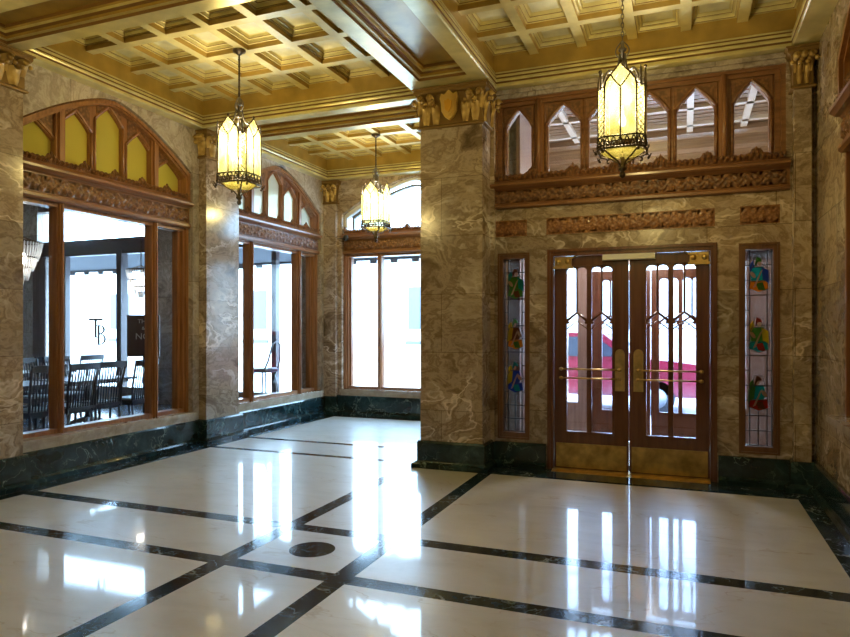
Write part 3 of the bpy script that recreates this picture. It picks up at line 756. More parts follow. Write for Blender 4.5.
b = MB(); b.mbox(MD, -1.30, .23, .006, .02, -.12, .05); b.mould(MD, -1.30, .23, [(.05, .006), (.12, .006), (.05, .02)])
tag(b.build('door_threshold', [BRASSD]), 'worn brass threshold strip on the floor under the double doors', 'threshold')

# ------------------------------------------------------------------ piers, pilasters, capitals
def leaf(b, p, d, side, w, h, curl, mat=0):
    "acanthus leaf: p base point, d outward unit, side along unit"
    p = Vector(p); d = Vector(d); s = Vector(side); n = 7; vs = []; fs = []
    for i in range(n + 1):
        t = i / n
        zz = h * (math.sin(min(t, .86) * PI / 2 / .86) if t < .86 else 1 - (t - .86) * 1.6)
        out = curl * (t ** 2.4) + .022
        ww = w * (.55 + .45 * math.sin(PI * min(1, t * 1.15)) + .12 * math.sin(t * 22)) * (1 if t < .8 else 1 - (t - .8) * 2.6)
        for k in (-1, -.5, 0, .5, 1):
            vs.append(p + Vector((0, 0, zz)) + d * (out + .014 * (1 - abs(k)) + (.006 if k in (-.5, .5) else 0) - (.012 if abs(k) == 1 else 0)) + s * (k * ww * .5))
    for i in range(n):
        for k in range(4): fs.append((i * 5 + k, i * 5 + k + 1, (i + 1) * 5 + k + 1, (i + 1) * 5 + k))
    b.add(vs, fs, mat, True)
def capital(parent, x0, x1, y0, y1, z0, z1, faces, nleaf, shield=False):
    "faces: list of (outward unit, along unit, centre on face, half width)"
    b = MB(); h = z1 - z0
    b.rings((x0, x1, y0, y1), [(-.0, z0 - .0), (-.03, z0 + .005), (-.035, z0 + .02), (-.02, z0 + .035), (-.01, z0 + .04), (-.01, z0 + h * .5), (-.03, z1 - .07), (-.05, z1 - .06), (-.06, z1 - .045), (-.06, z1 - .02), (-.075, z1 - .015), (-.075, z1)], [0] * 12)
    for (d, s, c, hw) in faces:
        for k in range(nleaf):
            a = -hw + 2 * hw * (k + .5) / nleaf; w = 2 * hw / nleaf
            if shield and abs(a) < .11: continue
            base = Vector(c) + Vector(s) * a
            leaf(b, (base.x, base.y, z0 + .04), d, s, w * .92, h * .46, .075, 1)
            # fluted tongue behind
            b.tube([base + Vector(d) * .015 + Vector((0, 0, z0 + .04)), base + Vector(d) * .02 + Vector((0, 0, z0 + h * .5))], .008, 5)
        for k in range(nleaf + 1):
            a = -hw + 2 * hw * k / nleaf; w = 2 * hw / nleaf
            if shield and abs(a) < .14: continue
            base = Vector(c) + Vector(s) * a
            leaf(b, (base.x, base.y, z0 + h * .38), d, s, w * .80, h * .42, .10, 1)
            q = base + Vector(d) * .085
            b.ball((q.x, q.y, z0 + h * .73), .030, 8, 1)
            b.ball((q.x - s[0] * .035, q.y - s[1] * .035, z0 + h * .58), .021, 7, 1); b.ball((q.x + s[0] * .04, q.y + s[1] * .04, z0 + h * .64), .021, 7, 1)
            pts = []
            for t in range(10):
                an = t / 9 * 1.6 * PI; r = .034 * (1 - t / 13)
                pts.append(Vector((q.x, q.y, z0 + h * .74)) + Vector(s) * (r * math.cos(an)) + Vector((0, 0, r * math.sin(an))))
            b.tube(pts, .011, 5, 1)
    o = b.build('capital', [CAPC, CAPM], parent)
    if shield:
        d, s, c, hw = faces[0]; sh = MB()
        F = lambda a, z, oo: tuple(Vector(c) + Vector(s) * a + Vector(d) * oo + Vector((0, 0, z)))
        z = z0 + h * .5
        out = [(-.10, .08), (-.085, .13), (-.05, .115), (-.015, .15), (0, .16), (.015, .15), (.05, .115), (.085, .13), (.10, .08), (.085, .02), (.08, -.06), (.045, -.12), (0, -.15), (-.045, -.12), (-.08, -.06), (-.085, .02)]
        sh.prism(F, [(a, z + k) for a, k in out], .03, .075)
        sh.prism(F, [(a * .72, z + k * .72 + .0) for a, k in out], .075, .085)
        sh.prism(F, [(a * .42, z - .01 + k * .45) for a, k in out], .085, .10, 1)
        sh.build('shield', [SHIELD, plain('orange gold shield boss', (.72, .38, .05), .4, .3)], o)
    return o
def pier(name, label, x0, x1, y0, y1, zcap, ztop, faces, nleaf, shield=False, zbase=.31, mat=WALLM, bo=.05, cat='column', clamp=None):
    root = thing(name, label, cat)
    global CLAMP; CLAMP = clamp
    b = MB(); b.box(x0, x1, y0, y1, 0, zcap + .02); b.build('shaft', [mat], root)
    b = MB(); r = (x0, x1, y0, y1)
    b.rings(r, [(-bo - .05, .001), (-bo - .05, .045), (-bo - .02, .06), (-bo, .075), (-bo, zbase - .02), (-bo + .012, zbase), (.01, zbase)], [0] * 7, cap=False)
    b.build('plinth', [GREEN], root)
    capital(root, x0, x1, y0, y1, zcap, ztop, faces, nleaf, shield)
    CLAMP = None
    return root
PX0, PX1, PY0, PY1 = -2.66, -1.965, 6.62, 7.60
pier('marble_pier', 'large square tan marble pier with gilded capital and gold shield left of the doors', PX0, PX1, PY0, PY1, 3.63, 4.06,
     [((0, -1, 0), (1, 0, 0), ((PX0 + PX1) / 2, PY0, 0), .33), ((-1, 0, 0), (0, 1, 0), (PX0, (PY0 + PY1) / 2, 0), .46), ((1, 0, 0), (0, 1, 0), (PX1, (PY0 + 6.96) / 2, 0), .15)], 6, True, zbase=.29, bo=.03)
def pilaster(label, y0, y1, xf=-5.78):
    return pier('marble_pilaster', label, XL + .001, xf, y0, y1, 3.70, 4.06, [((1, 0, 0), (0, 1, 0), (xf, (y0 + y1) / 2, 0), (y1 - y0) / 2 - .03), ((0, -1, 0), (1, 0, 0), ((XL + xf) / 2, y0, 0), .05)], 4, bo=.045, clamp=(XL + .001, 9, -9, 99))
pilaster('marble pilaster at the left edge of the photo, nearest of those on the window wall', 3.70, 4.38)
pilaster('marble pilaster with gilded capital between the two arched windows of the left wall', 6.93, 7.60)
pilaster('marble pilaster of the left wall behind the camera, outside the photo', .50, 1.17)
pier('marble_pilaster', 'narrow marble corner pilaster with gilded capital between left window and street window', XL + .001, -5.66, 10.12, YB - .001, 3.66, 4.06,
     [((0, -1, 0), (1, 0, 0), (-5.77, 10.12, 0), .10)], 2, bo=.03, clamp=(XL + .001, 9, -9, YB - .001))
pier('marble_pilaster', 'slim marble pilaster with small gilded capital in the corner right of the doors', .93, 1.07, 6.86, YD - .001, 3.68, 4.06,
     [((0, -1, 0), (1, 0, 0), (1.0, 6.86, 0), .06)], 2, zbase=.28, bo=.03, clamp=(-9, XR - .001, -9, YD - .001))
# thin round shafts beside the pier
b = MB(); b.box(-1.97, -1.925, 6.93, 7.0, .27, 4.06); st(b.build('trim_6', [WALLM]))

# ------------------------------------------------------------------ lanterns
LANG = None
def lantern_glass(name='amber lantern glass'):
    m, nt, out = new_mat(name)
    t = node(nt, 'ShaderNodeBsdfTransparent'); t.inputs[0].default_value = (.95, .88, .55, 1)
    d = node(nt, 'ShaderNodeBsdfTranslucent')
    n = node(nt, 'ShaderNodeTexNoise'); n.inputs['Scale'].default_value = 14; nt.links.new(pos(nt, (1, 1, .5)), n.inputs['Vector'])
    r = ramp(nt, n.outputs[0], [(.35, (.16, .148, .045)), (.65, (.26, .248, .12))]); nt.links.new(r.outputs[0], d.inputs[0])
    mx = node(nt, 'ShaderNodeMixShader'); mx.inputs[0].default_value = .55
    nt.links.new(t.outputs[0], mx.inputs[1]); nt.links.new(d.outputs[0], mx.inputs[2]); nt.links.new(mx.outputs[0], out.inputs[0]); return m
LANG = lantern_glass()
RUBY = stained('ruby lantern glass', (.35, .05, .02), .3)
def make_lantern(label, loc, chain=False, power=85):
    root = thing('hanging_lantern', label, 'lantern', loc, 0, 'gothic hanging lanterns')
    # local z=0 is the bottom of the finial
    a, c = .178, .056
    ZB, ZS, ZT = .27, .69, .88      # glass foot, shoulder, tip
    oct_ = [(a, -(a - c)), (a, a - c), (a - c, a), (-(a - c), a), (-a, a - c), (-a, -(a - c)), (-(a - c), -a), (a - c, -a)]
    for k in range(0, 8, 2):        # wide faces: 0-1, 2-3, 4-5, 6-7
        p, q = Vector((*oct_[k], 0)), Vector((*oct_[(k + 1) % 8], 0)); m_ = (p + q) / 2; s = (q - p); w = s.length; s.normalize()
        F = lambda u, z: tuple(m_ + s * u + Vector((0, 0, z)))
        out = [(-w / 2, ZB), (w / 2, ZB), (w / 2, ZS), (w / 2 * .92, ZS + .055), (w / 2 * .62, ZS + .105), (w / 2 * .28, ZS + .15), (0, ZT), (-w / 2 * .28, ZS + .15), (-w / 2 * .62, ZS + .105), (-w / 2 * .92, ZS + .055), (-w / 2, ZS)]
        b = MB(); b.add([F(u, z) for u, z in out], [tuple(range(11))], 0); b.build('lantern_pane', [LANG], root)
        b = MB(); t = .006
        b.tube([F(*o) for o in out], .0075, 6, closed=True)
        b.tube([F(0, ZB), F(0, ZS)], .0065, 6)
        for q_ in (-1, 1): b.tube([F(q_ * w / 2 * .62, ZS + .105), F(q_ * w * .17, ZS + .05), F(0, ZS)], .0065, 6)
        b.ball(F(0, ZT + .012), .014, 8)
        b.build('pane_leading', [BRONZE], root)
    for k in range(1, 8, 2):        # narrow pierced corners
        p, q = Vector((*oct_[k], 0)), Vector((*oct_[(k + 1) % 8], 0)); m_ = (p + q) / 2; s = (q - p); w = s.length; s.normalize()
        F = lambda u, z: tuple(m_ * 1.01 + s * u + Vector((0, 0, z)))
        b = MB(); b.add([F(-w / 2, ZB), F(w / 2, ZB), F(w / 2, ZS), F(-w / 2, ZS)], [(0, 1, 2, 3)], 0); b.build('corner_pane', [LANG], root)
        b = MB()
        n = 9
        for i in range(n):
            z0 = ZB + (ZS - ZB) * i / n; z1 = ZB + (ZS - ZB) * (i + 1) / n; zc = (z0 + z1) / 2
            b.tube([F(0, z0 + .002), F(w * .36, zc), F(0, z1 - .002), F(-w * .36, zc)], .0038, 5, closed=True)
        for sgn in (-1, 1): b.tube([F(sgn * w * .46, ZB - .02), F(sgn * w * .46, ZS + .02)], .005, 5)
        b.tube([F(-w / 2, ZS + .015), F(w / 2, ZS + .015)], .006, 5)
        # spire on the corner
        b.tube([F(0, ZS), F(0, ZS + .14), F(0, ZS + .17)], [.012, .008, .001], 6)
        for zz in (ZS + .05, ZS + .09, ZS + .125): b.ball(F(0, zz), .012, 6)
        b.build('corner_filigree', [IRONG], root)
        # scroll arm up to the hub
        b = MB(); d = m_.normalized(); R = m_.length
        pts = []
        for t in range(13):
            u = t / 12; rr = R * (1 - u) ** 1.25 + .028 * u; zz = ZS + .02 + .30 * u + .055 * math.sin(u * 2 * PI)
            pts.append(tuple(d * rr + Vector((0, 0, zz))))
        b.tube(pts, .0085, 6)
        cu = [tuple(d * (R * .62 + .035 * math.cos(an * .5)) + Vector((0, 0, ZS + .12 + .035 * math.sin(an * .5)))) for an in range(0, 11)]
        b.tube(cu, .006, 5)
        b.build('scroll_arm', [IRONG], root)
    # pierced gallery ring
    b = MB()
    R8 = [Vector((x * 1.04, y * 1.04, 0)) for x, y in oct_]
    for z, r in ((ZB - .055, .009), (ZB + .035, .008)): b.tube([tuple(v + Vector((0, 0, z))) for v in R8], r, 6, closed=True)
    for k in range(8):
        p, q = R8[k], R8[(k + 1) % 8]; L = (q - p).length; n = 5 if L > .15 else 2
        for i in range(n):
            u0, u1 = p.lerp(q, i / n), p.lerp(q, (i + 1) / n); um = (u0 + u1) / 2
            pts = []
            for j in range(9):
                t = j / 8; v = u0.lerp(u1, t); pts.append(tuple(v + Vector((0, 0, ZB - .05 + .075 * math.sin(PI * t)))))
            b.tube(pts, .0055, 5)
            b.ball(tuple(um + Vector((0, 0, ZB - .03))), .011, 6)
        # small drop at corners
        b.tube([tuple(p * 1.03 + Vector((0, 0, ZB - .06))), tuple(p * 1.12 + Vector((0, 0, ZB - .075))), tuple(p * 1.16 + Vector((0, 0, ZB - .05)))], .006, 5)
        b.ball(tuple(p * 1.05 + Vector((0, 0, ZB - .085))), .013, 7)
    b.build('gallery_ring', [BRONZE], root)
    # shallow glass bowl under the ring
    b = MB(); b.lathe([(.172, ZB - .05), (.15, ZB - .07), (.10, ZB - .09), (.04, ZB - .10)], n=24); b.build('bowl_glass', [LANG], root)
    b = MB()
    for k in range(4):
        an = PI / 4 + k * PI / 2
        b.tube([(r * math.cos(an), r * math.sin(an), z) for r, z in ((.18, ZB - .055), (.11, ZB - .10), (.05, ZB - .13), (.022, ZB - .16), (.02, ZB - .20))], .0075, 6)
    b.lathe([(.0001, 0), (.018, .01), (.026, .03), (.018, .05), (.012, .055), (.03, .07), (.034, .085), (.02, .10), (.014, .12), (.022, .2), (.0001, .205)], n=14)
    b.build('finial', [BRONZE], root)
    # hub, rod or chain, canopy
    b = MB(); b.lathe([(.0001, ZT + .02), (.03, ZT + .03), (.022, ZT + .06), (.014, ZT + .08), (.014, ZT + .15), (.03, ZT + .16), (.034, ZT + .175), (.016, ZT + .19), (.012, ZT + .24), (.0001, ZT + .25)], n=14)
    for k in range(4):
        an = k * PI / 2; pts = [((.014 + .04 * math.sin(t / 8 * PI)) * math.cos(an), (.014 + .04 * math.sin(t / 8 * PI)) * math.sin(an), ZT + .09 + .14 * t / 8) for t in range(9)]
        b.tube(pts, .005, 5)
    b.tube([(0, 0, ZB - .1), (0, 0, ZT + .05)], .008, 6)
    b.build('hub', [IRONG], root)
    top = ZR - loc[2]
    z = ZT + .24
    b = MB()
    if chain:
        i = 0
        while z < top - .06:
            pl = (1, 0) if i % 2 else (0, 1)
            pts = [(.011 * math.cos(t * PI / 5) * pl[0], .011 * math.cos(t * PI / 5) * pl[1], z + .022 + .024 * math.sin(t * PI / 5)) for t in range(10)]
            b.tube(pts, .0035, 5, closed=True); z += .036; i += 1
        b.build('chain', [IRONG], root)
    else:
        b.tube([(0, 0, z - .02), (0, 0, top - .03)], .010, 8)
        k = z + .04
        while k < top - .08: b.ball((0, 0, k), .014, 6, sc=(1, 1, .8)); k += .07
        b.build('rod', [BRONZE], root)
    b = MB(); b.lathe([(.0001, top - .055), (.02, top - .05), (.035, top - .035), (.065, top - .02), (.068, top - .001)], n=20); b.build('canopy', [BRONZE], root)
    b = MB(); b.lathe([(.0001, 0), (.022, .01), (.030, .045), (.022, .08), (.012, .10), (.012, .13)], (0, 0, .42), 12)
    b.build('bulb', [glow('warm lamp glow', (1, .85, .55), 8)], root)
    L = bpy.data.lights.new('lantern_lamp', 'POINT'); L.energy = power; L.color = (1, .84, .53); L.shadow_soft_size = .07
    o = bpy.data.objects.new('lantern_lamp', L); COL.objects.link(o); o.parent = root; o.location = (0.0, 0, .60)
    return root
make_lantern('lit amber glass lantern on a rod, in front of the left window wall', (-4.30, 5.66, 2.77), False)
make_lantern('lit amber glass lantern furthest away, hanging before the street window', (-4.28, 8.87, 2.77), False)
make_lantern('lit amber glass lantern on a chain, nearest, in front of the double doors', (-.475, 5.60, 2.72), True, power=62)
make_lantern('lantern behind the camera on the left, seen only as a reflection', (-4.26, 2.4, 2.76), False)
make_lantern('lantern behind the camera on the right, seen only as a reflection', (-.52, 1.9, 2.76), True)

# security camera on the back wall beside the street window
root = thing('security_camera', 'small black dome security camera on a wire arm beside the street window', 'camera', (-5.45, 10.12, 3.05))
b = MB(); b.tube([(-.17, .0, .0), (0, 0, .0)], .007, 6); b.build('arm', [BLACK], root)
b = MB(); b.ball((0, -.02, .0), .05, 12); b.lathe([(.045, .0), (.045, .045), (.02, .05)], (0, -.02, 0), 12); b.build('housing', [BLACK], root)

# ------------------------------------------------------------------ vestibule and outer doors
MAUVE = wood('mauve brown vestibule wood', (.24, .165, .14), (.37, .265, .23), 'z')
def vestibule():
    VY = 9.0
    b = MB(); b.box(-1.75, 1.05, 7.24, 9.1, -.01, 0); st(b.build('floor_vestibule', [CREAM]))
    b = MB(); b.box(-1.76, -1.72, 7.26, 9.2, 0, 3.99); st(b.build('wall_vestibule_west', [MAUVE]))
    b = MB(); b.box(1.0, 1.06, 7.26, 9.2, 0, 3.99); st(b.build('wall_vestibule_east', [SPANM]))
    BR = wood('dull brown ceiling boards', (.15, .10, .062), (.27, .185, .12), 'x', .4, .3)
    b = MB(); b.box(-1.76, 1.06, 7.26, 9.2, 3.99, 4.03)
    for i in range(14): y = 7.3 + i * .135; b.box(-1.72, 1.0, y, y + .11, 3.965, 3.99)
    for i, x in enumerate((-1.35, -.60, .02, .62)): b.box(x, x + .07, 7.28, 9.12, 3.925, 3.968, 1)
    for y in (7.85, 8.5): b.box(-1.72, 1.0, y, y + .07, 3.925, 3.968, 1)
    b.mould(lambda a, z, o: (a, 8.99 - o, z), -1.72, 1.0, [(0, 3.55), (.05, 3.57), (.06, 3.70), (.10, 3.74), (.12, 3.86), (.20, 3.90), (.20, 3.96), (0, 3.96)])
    st(b.build('ceiling_vestibule', [BR, plain('pale painted rib', (.62, .60, .57), .4)]))
    root = thing('vestibule_fill_globe', 'globe fill light added to the vestibule, unseen behind the carved transom beam', 'lamp', (-.565, 8.1, 2.66))  # added unseen lamp that brightens the vestibule ceiling
    b = MB(); b.ball((0, 0, .12), .12, 20); b.build('globe', [glow('added fill globe glow', (1, .88, .7), 12)], root)
    b = MB(); b.tube([(0, 0, .23), (0, 0, 1.264)], .012, 8); b.build('stem', [BRONZE], root)
    L = bpy.data.lights.new('globe_fill_lamp', 'POINT'); L.energy = 90; L.color = (1, .9, .75); L.shadow_soft_size = .13
    o = bpy.data.objects.new('globe_fill_lamp', L); COL.objects.link(o); o.parent = root; o.location = (0, 0, -.05)
    M = lambda a, z, o: (a, VY - o, z)
    b = MB()
    b.mbox(M, -1.74, -1.52, 0, 4.0, -.15, 0); b.mbox(M, .70, 1.04, 0, 4.0, -.15, 0); b.mbox(M, -1.74, 1.04, 3.45, 3.99, -.15, 0)
    b.mbox(M, -1.34, -1.16, 0, 2.4, -.15, 0); b.mbox(M, .34, .46, 0, 2.4, -.15, 0); b.mbox(M, -1.74, 1.04, 2.33, 2.55, -.15, 0)
    b.mbox(M, -1.52, -1.34, 0, .5, -.15, 0); b.mbox(M, .46, .70, 0, .5, -.15, 0)
    st(b.build('wall_vestibule_outer', [MAUVE]))
    rt = struct_root('window_9'); 
    for a0, a1, z0, z1 in ((-1.52, -1.34, .5, 2.33), (.46, .70, .5, 2.33), (-1.52, .70, 2.55, 3.45)):
        b = MB(); b.mbox(M, a0, a1, z0, z1, -.08, -.075); b.build('window_pane', [CLEAR], rt)
    door_leaf(M, 'door_3', -1.16, -.42, -1, -1.03, -.56, furniture=False)
    door_leaf(M, 'door_4', -.41, .34, 1, -.31, .20, furniture=False)
    # notice stickers on outer door glass
vestibule()
b = MB(); b.box(1.36, 1.40, 3.2, 6.4, 0, 4.4); st(b.build('wall_right_outer', [SPANM]))

# ------------------------------------------------------------------ dining room beyond the left wall
DARKW = plain('dark stained chair wood', (.022, .030, .048), .35, coat=.2)
def dining_room():
    bl = marble('dark slate floor', [(.3, (.03, .05, .08)), (.7, (.07, .10, .14))], rough=.12)
    b = MB(); b.box(-16, -6.14, -1, 10.5, -.02, 0); st(b.build('floor_dining_room', [bl]))
    b = MB(); b.box(-16, -6.14, -1, 10.5, 4.3, 4.36); st(b.build('ceiling_dining_room', [plain('dim brown ceiling', (.22, .17, .13), .6)]))
    b = MB(); b.box(-16.1, -16, -1, 10.5, 0, 4.36); b.box(-16, -6.14, -1.1, -1, 0, 4.36); st(b.build('wall_dining_room', [plain('dim tan wall', (.30, .24, .19), .6)]))
    M = lambda a, z, o: (a, 10.35 - o, z)
    post = plain('dark bronze window post', (.11, .095, .10), .4)
    tan = SPANM
    b = MB()
    b.mbox(M, -16, -6.14, 0, .30, -.1, .1); b.mbox(M, -16, -6.14, 4.0, 4.36, -.1, .1)
    for a, w in ((-15.6, .5), (-13.25, .45), (-9.35, .85), (-6.30, .22)): b.mbox(M, a - w / 2, a + w / 2, 0, 4.3, -.15, .15)
    st(b.build('wall_street_side', [tan]))
    rt = struct_root('window_10')
    b = MB(); b.mbox(M, -16, -6.3, 3.02, 3.30, -.08, .08)
    b.mbox(M, -16, -6.3, 3.30, 3.34, -.10, .12)
    for a in (-12.35, -8.1, -7.05): b.mbox(M, a - .05, a + .05, .3, 3.1, -.06, .06)
    b.mbox(M, -10.83, -10.70, .3, 3.1, -.08, .10)
    b.build('window_frame', [post], rt)
    b = MB(); b.mbox(M, -16, -6.3, .3, 4.0, .0, .004); b.build('window_pane', [CLEAR], rt)
dining_room()
b = MB(); n = 60
for i in range(n):       # hanging drape, pleated
    p, q = -12.95 + .35 * i / n, -12.95 + .35 * (i + 1) / n
    f = lambda a: 10.05 + .035 * math.sin(a * 90)
    b.add([(p, f(p), .3), (q, f(q), .3), (q, f(q), 3.0), (p, f(p), 3.0), (p, f(p) + .01, .3), (q, f(q) + .01, .3), (q, f(q) + .01, 3.0), (p, f(p) + .01, 3.0)], [(0, 1, 2, 3), (7, 6, 5, 4), (3, 2, 6, 7)])
tag(b.build('window_drape', [plain('taupe drape cloth', (.22, .17, .16), .8)]), 'narrow taupe drape hanging beside the bright dining room window', 'drape')

def make_chair(label, loc, rz):
    root = thing('slat_back_chair', label, 'chair', loc, rz, 'dining chairs beyond the left window')
    b = MB(); b.box(-.22, .22, -.21, .22, .44, .475); b.box(-.20, .20, -.19, .20, .40, .44); b.build('seat', [DARKW], root)
    b = MB(); b.box(-.19, .19, -.17, .20, .475, .495); b.build('seat_pad', [plain('teal grey seat pad', (.13, .19, .22), .6)], root)
    for sx in (-1, 1):
        b = MB(); b.tube([(sx * .19, -.19, .42), (sx * .195, -.195, 0)], [.022, .015], 6); b.build('leg', [DARKW], root)
        b = MB(); b.tube([(sx * .19, .19, .42), (sx * .20, .25, 0)], [.022, .016], 6); b.build('leg', [DARKW], root)
    b = MB()
    for sx in (-1, 1): b.tube([(sx * .20, .20, .40), (sx * .21, .22, .70), (sx * .225, .29, 1.02)], .018, 6)
    n = 9
    for i in range(n):
        x = -.165 + .33 * i / (n - 1); b.tube([(x, .205, .47), (x * 1.03, .225 + .01, .72), (x * 1.08, .28, .98)], .0095, 5)
    vs = []; m_ = 10
    for i in range(m_ + 1):
        x = -.235 + .47 * i / m_; yy = .285 + .03 * (1 - (2 * i / m_ - 1) ** 2)
        vs += [(x, yy - .012, .96), (x, yy + .012, .96), (x, yy + .02, 1.045), (x, yy - .004, 1.045)]
    b.add(vs, [(i * 4 + k, (i + 1) * 4 + k, (i + 1) * 4 + (k + 1) % 4, i * 4 + (k + 1) % 4) for i in range(m_) for k in range(4)] + [(0, 1, 2, 3), (m_ * 4, m_ * 4 + 1, m_ * 4 + 2, m_ * 4 + 3)])
    b.build('backrest', [DARKW], root)
    b = MB(); b.tube([(-.19, -.19, .2), (-.197, .22, .2)], .010, 5); b.tube([(.19, -.19, .2), (.197, .22, .2)], .010, 5); b.tube([(-.19, .0, .2), (.19, .0, .2)], .010, 5); b.build('stretcher', [DARKW], root)
    return root
def at(px, w):      # a spot on the floor plan: sideways column, depth
    u = (px - 425) / 660.; return (w * (-.3665 + u * .9304), w * (.9304 + u * .3665))
FX, BX = -PI / 2, PI / 2      # facing away from the lobby, facing the lobby
CH = [(-7.55, 5.85, FX, 'dark slat back dining chair nearest, behind the leftmost narrow light of the window'),
      (-7.52, 6.33, FX + .06, 'dark slat back dining chair just right of the near wooden mullion, back turned'),
      (-7.57, 6.84, FX - .05, 'dark slat back dining chair in the middle of the large window pane, back turned'),
      (-7.53, 7.39, FX + .08, 'dark slat back dining chair below the brown sign, nearest there, back turned'),
      (-8.98, 5.80, BX, 'slat back dining chair across the first table at far left, facing the lobby'),
      (-8.95, 6.38, BX, 'slat back dining chair across the first table, right one, facing the lobby'),
      (-8.97, 7.02, BX, 'slat back dining chair across the second table, left one, facing the lobby'),
      (-8.96, 7.58, BX, 'slat back dining chair across the second table, right one, facing the lobby'),
      (-9.72, 6.20, FX, 'second row slat back dining chair furthest left, back turned'),
      (-9.72, 6.85, FX, 'second row slat back dining chair, second from left, back turned'),
      (-9.74, 7.60, FX, 'second row slat back dining chair, third from left, back turned'),
      (-9.70, 8.40, FX, 'second row slat back dining chair nearest the street windows, back turned'),
      (-11.15, 7.7, BX, 'slat back dining chair at the furthest table, left one, facing the lobby'),
      (-11.15, 8.4, BX, 'slat back dining chair at the furthest table, right one, facing the lobby')]
proto = None
for x, y, rz, lab in CH:
    if proto is None: proto = make_chair(lab, (x, y, 0), rz); continue
    c = copy_tree(proto); c.location = (x, y, 0); c.rotation_euler = (0, 0, rz); c['label'] = lab
def make_table(label, loc, rz):
    root = thing('dining_table', label, 'table', loc, rz, 'dining tables beyond the left window')
    b = MB(); b.box(-.56, .56, -.40, .40, .72, .755); b.box(-.48, .48, -.3, .3, .68, .72); b.build('tabletop', [DARKW], root)
    b = MB(); b.lathe([(.05, .06), (.07, .14), (.04, .22), (.045, .5), (.06, .66), (.10, .70)], n=12)
    for k in range(4):
        an = PI / 4 + k * PI / 2; b.tube([(0, 0, .16), (.18 * math.cos(an), .18 * math.sin(an), .12), (.34 * math.cos(an), .34 * math.sin(an), .022)], [.04, .035, .022], 6)
    b.build('pedestal', [DARKW], root); return root
tp = None
for x, y, lab in ((-8.27, 6.08, 'dark pedestal table between the nearest chairs on the left'), (-8.27, 7.30, 'dark pedestal table between the nearest chairs in the middle of the pane'),
                  (-10.44, 6.5, 'dark pedestal table of the second row on the left'), (-10.44, 8.05, 'dark pedestal table furthest away beside the bright street window')):
    if tp is None: tp = make_table(lab, (x, y, 0), PI / 2); continue
    c = copy_tree(tp); c.location = (x, y, 0); c['label'] = lab
def make_chandelier(label, loc, r=.30, h=.62):
    root = thing('crystal_chandelier', label, 'chandelier', loc, 0, 'crystal chandeliers in the dining room')
    cr = stained('crystal drops', (.95, .93, .9), .3)
    b = MB()
    for j, (rr, z0, z1) in enumerate(((r, h * .55, h * .95), (r * .75, h * .33, h * .62), (r * .48, h * .12, h * .4), (r * .2, 0, h * .2))):
        n = int(16 + rr * 110)
        for k in range(n):
            a = 2 * PI * k / n; x, y = rr * math.cos(a), rr * math.sin(a)
            b.tube([(x, y, z1), (x * .92, y * .92, (z0 + z1) / 2), (x * .8, y * .8, z0)], [.007, .007, .003], 4)
    b.build('crystal_drops', [cr], root)
    b = MB()
    for rr, z in ((r, h * .95), (r * .75, h * .62), (r * .48, h * .4), (r * .2, h * .2)):
        b.tube([(rr * math.cos(2 * PI * k / 20), rr * math.sin(2 * PI * k / 20), z) for k in range(20)], .01, 5, closed=True)
    for k in range(4): a = k * PI / 2; b.tube([(r * math.cos(a), r * math.sin(a), h * .95), (0, 0, h * 1.1), (-r * math.cos(a), -r * math.sin(a), h * .95)], .006, 5)
    b.tube([(0, 0, h * .2), (0, 0, 4.3 - loc[2])], .008, 6)
    b.build('frame', [BRONZE], root)
    b = MB(); b.ball((0, 0, h * .6), r * .33, 12); b.build('bulb_cluster', [glow('chandelier lamps', (1, .93, .82), 16)], root)
    return root
x, y = at(19, 8.6); make_chandelier('large glittering crystal chandelier at the left edge of the window', (x, y, 2.05), .27, .60)
x, y = at(141, 12.2); make_chandelier('crystal chandelier hanging above the brown sign', (x, min(y, 9.5), 2.05), .26, .55)

# brown sign board on a stand
x, y = -8.5, 8.62
root = thing('sign_board', 'brown sign board with pale lettering standing at the right of the dining room pane', 'sign', (x, y, 0), .55)
b = MB(); b.box(-.26, .26, -.015, .015, 1.02, 1.72); b.build('panel', [plain('brown sign face', (.085, .05, .045), .5)], root)
b = MB(); b.tube([(0, .03, 0), (0, .03, 1.1)], .02, 8); b.lathe([(.17, .0), (.17, .02), (.03, .03)], (0, .03, 0), 16); b.build('stand', [BLACK], root)
def text(body, size, loc, parent, mat, rot=(PI / 2, 0, 0)):
    cu = bpy.data.curves.new('lettering', 'FONT'); cu.body = body; cu.size = size; cu.align_x = 'CENTER'; cu.extrude = .002
    t = bpy.data.objects.new('tmp', cu); COL.objects.link(t)
    dg = bpy.context.evaluated_depsgraph_get(); me = bpy.data.meshes.new_from_object(t.evaluated_get(dg))
    bpy.data.objects.remove(t); me.materials.clear(); me.materials.append(mat)
    o = bpy.data.objects.new('lettering', me); COL.objects.link(o); o.parent = parent; o.location = loc; o.rotation_euler = rot; return o
PALE = plain('pale letter paint', (.6, .55, .5), .6)
text('THE', .10, (.0, -.018, 1.58), root, PALE); text('&', .08, (0, -.018, 1.47), root, PALE); text('NCE', .15, (.02, -.018, 1.31), root, PALE)

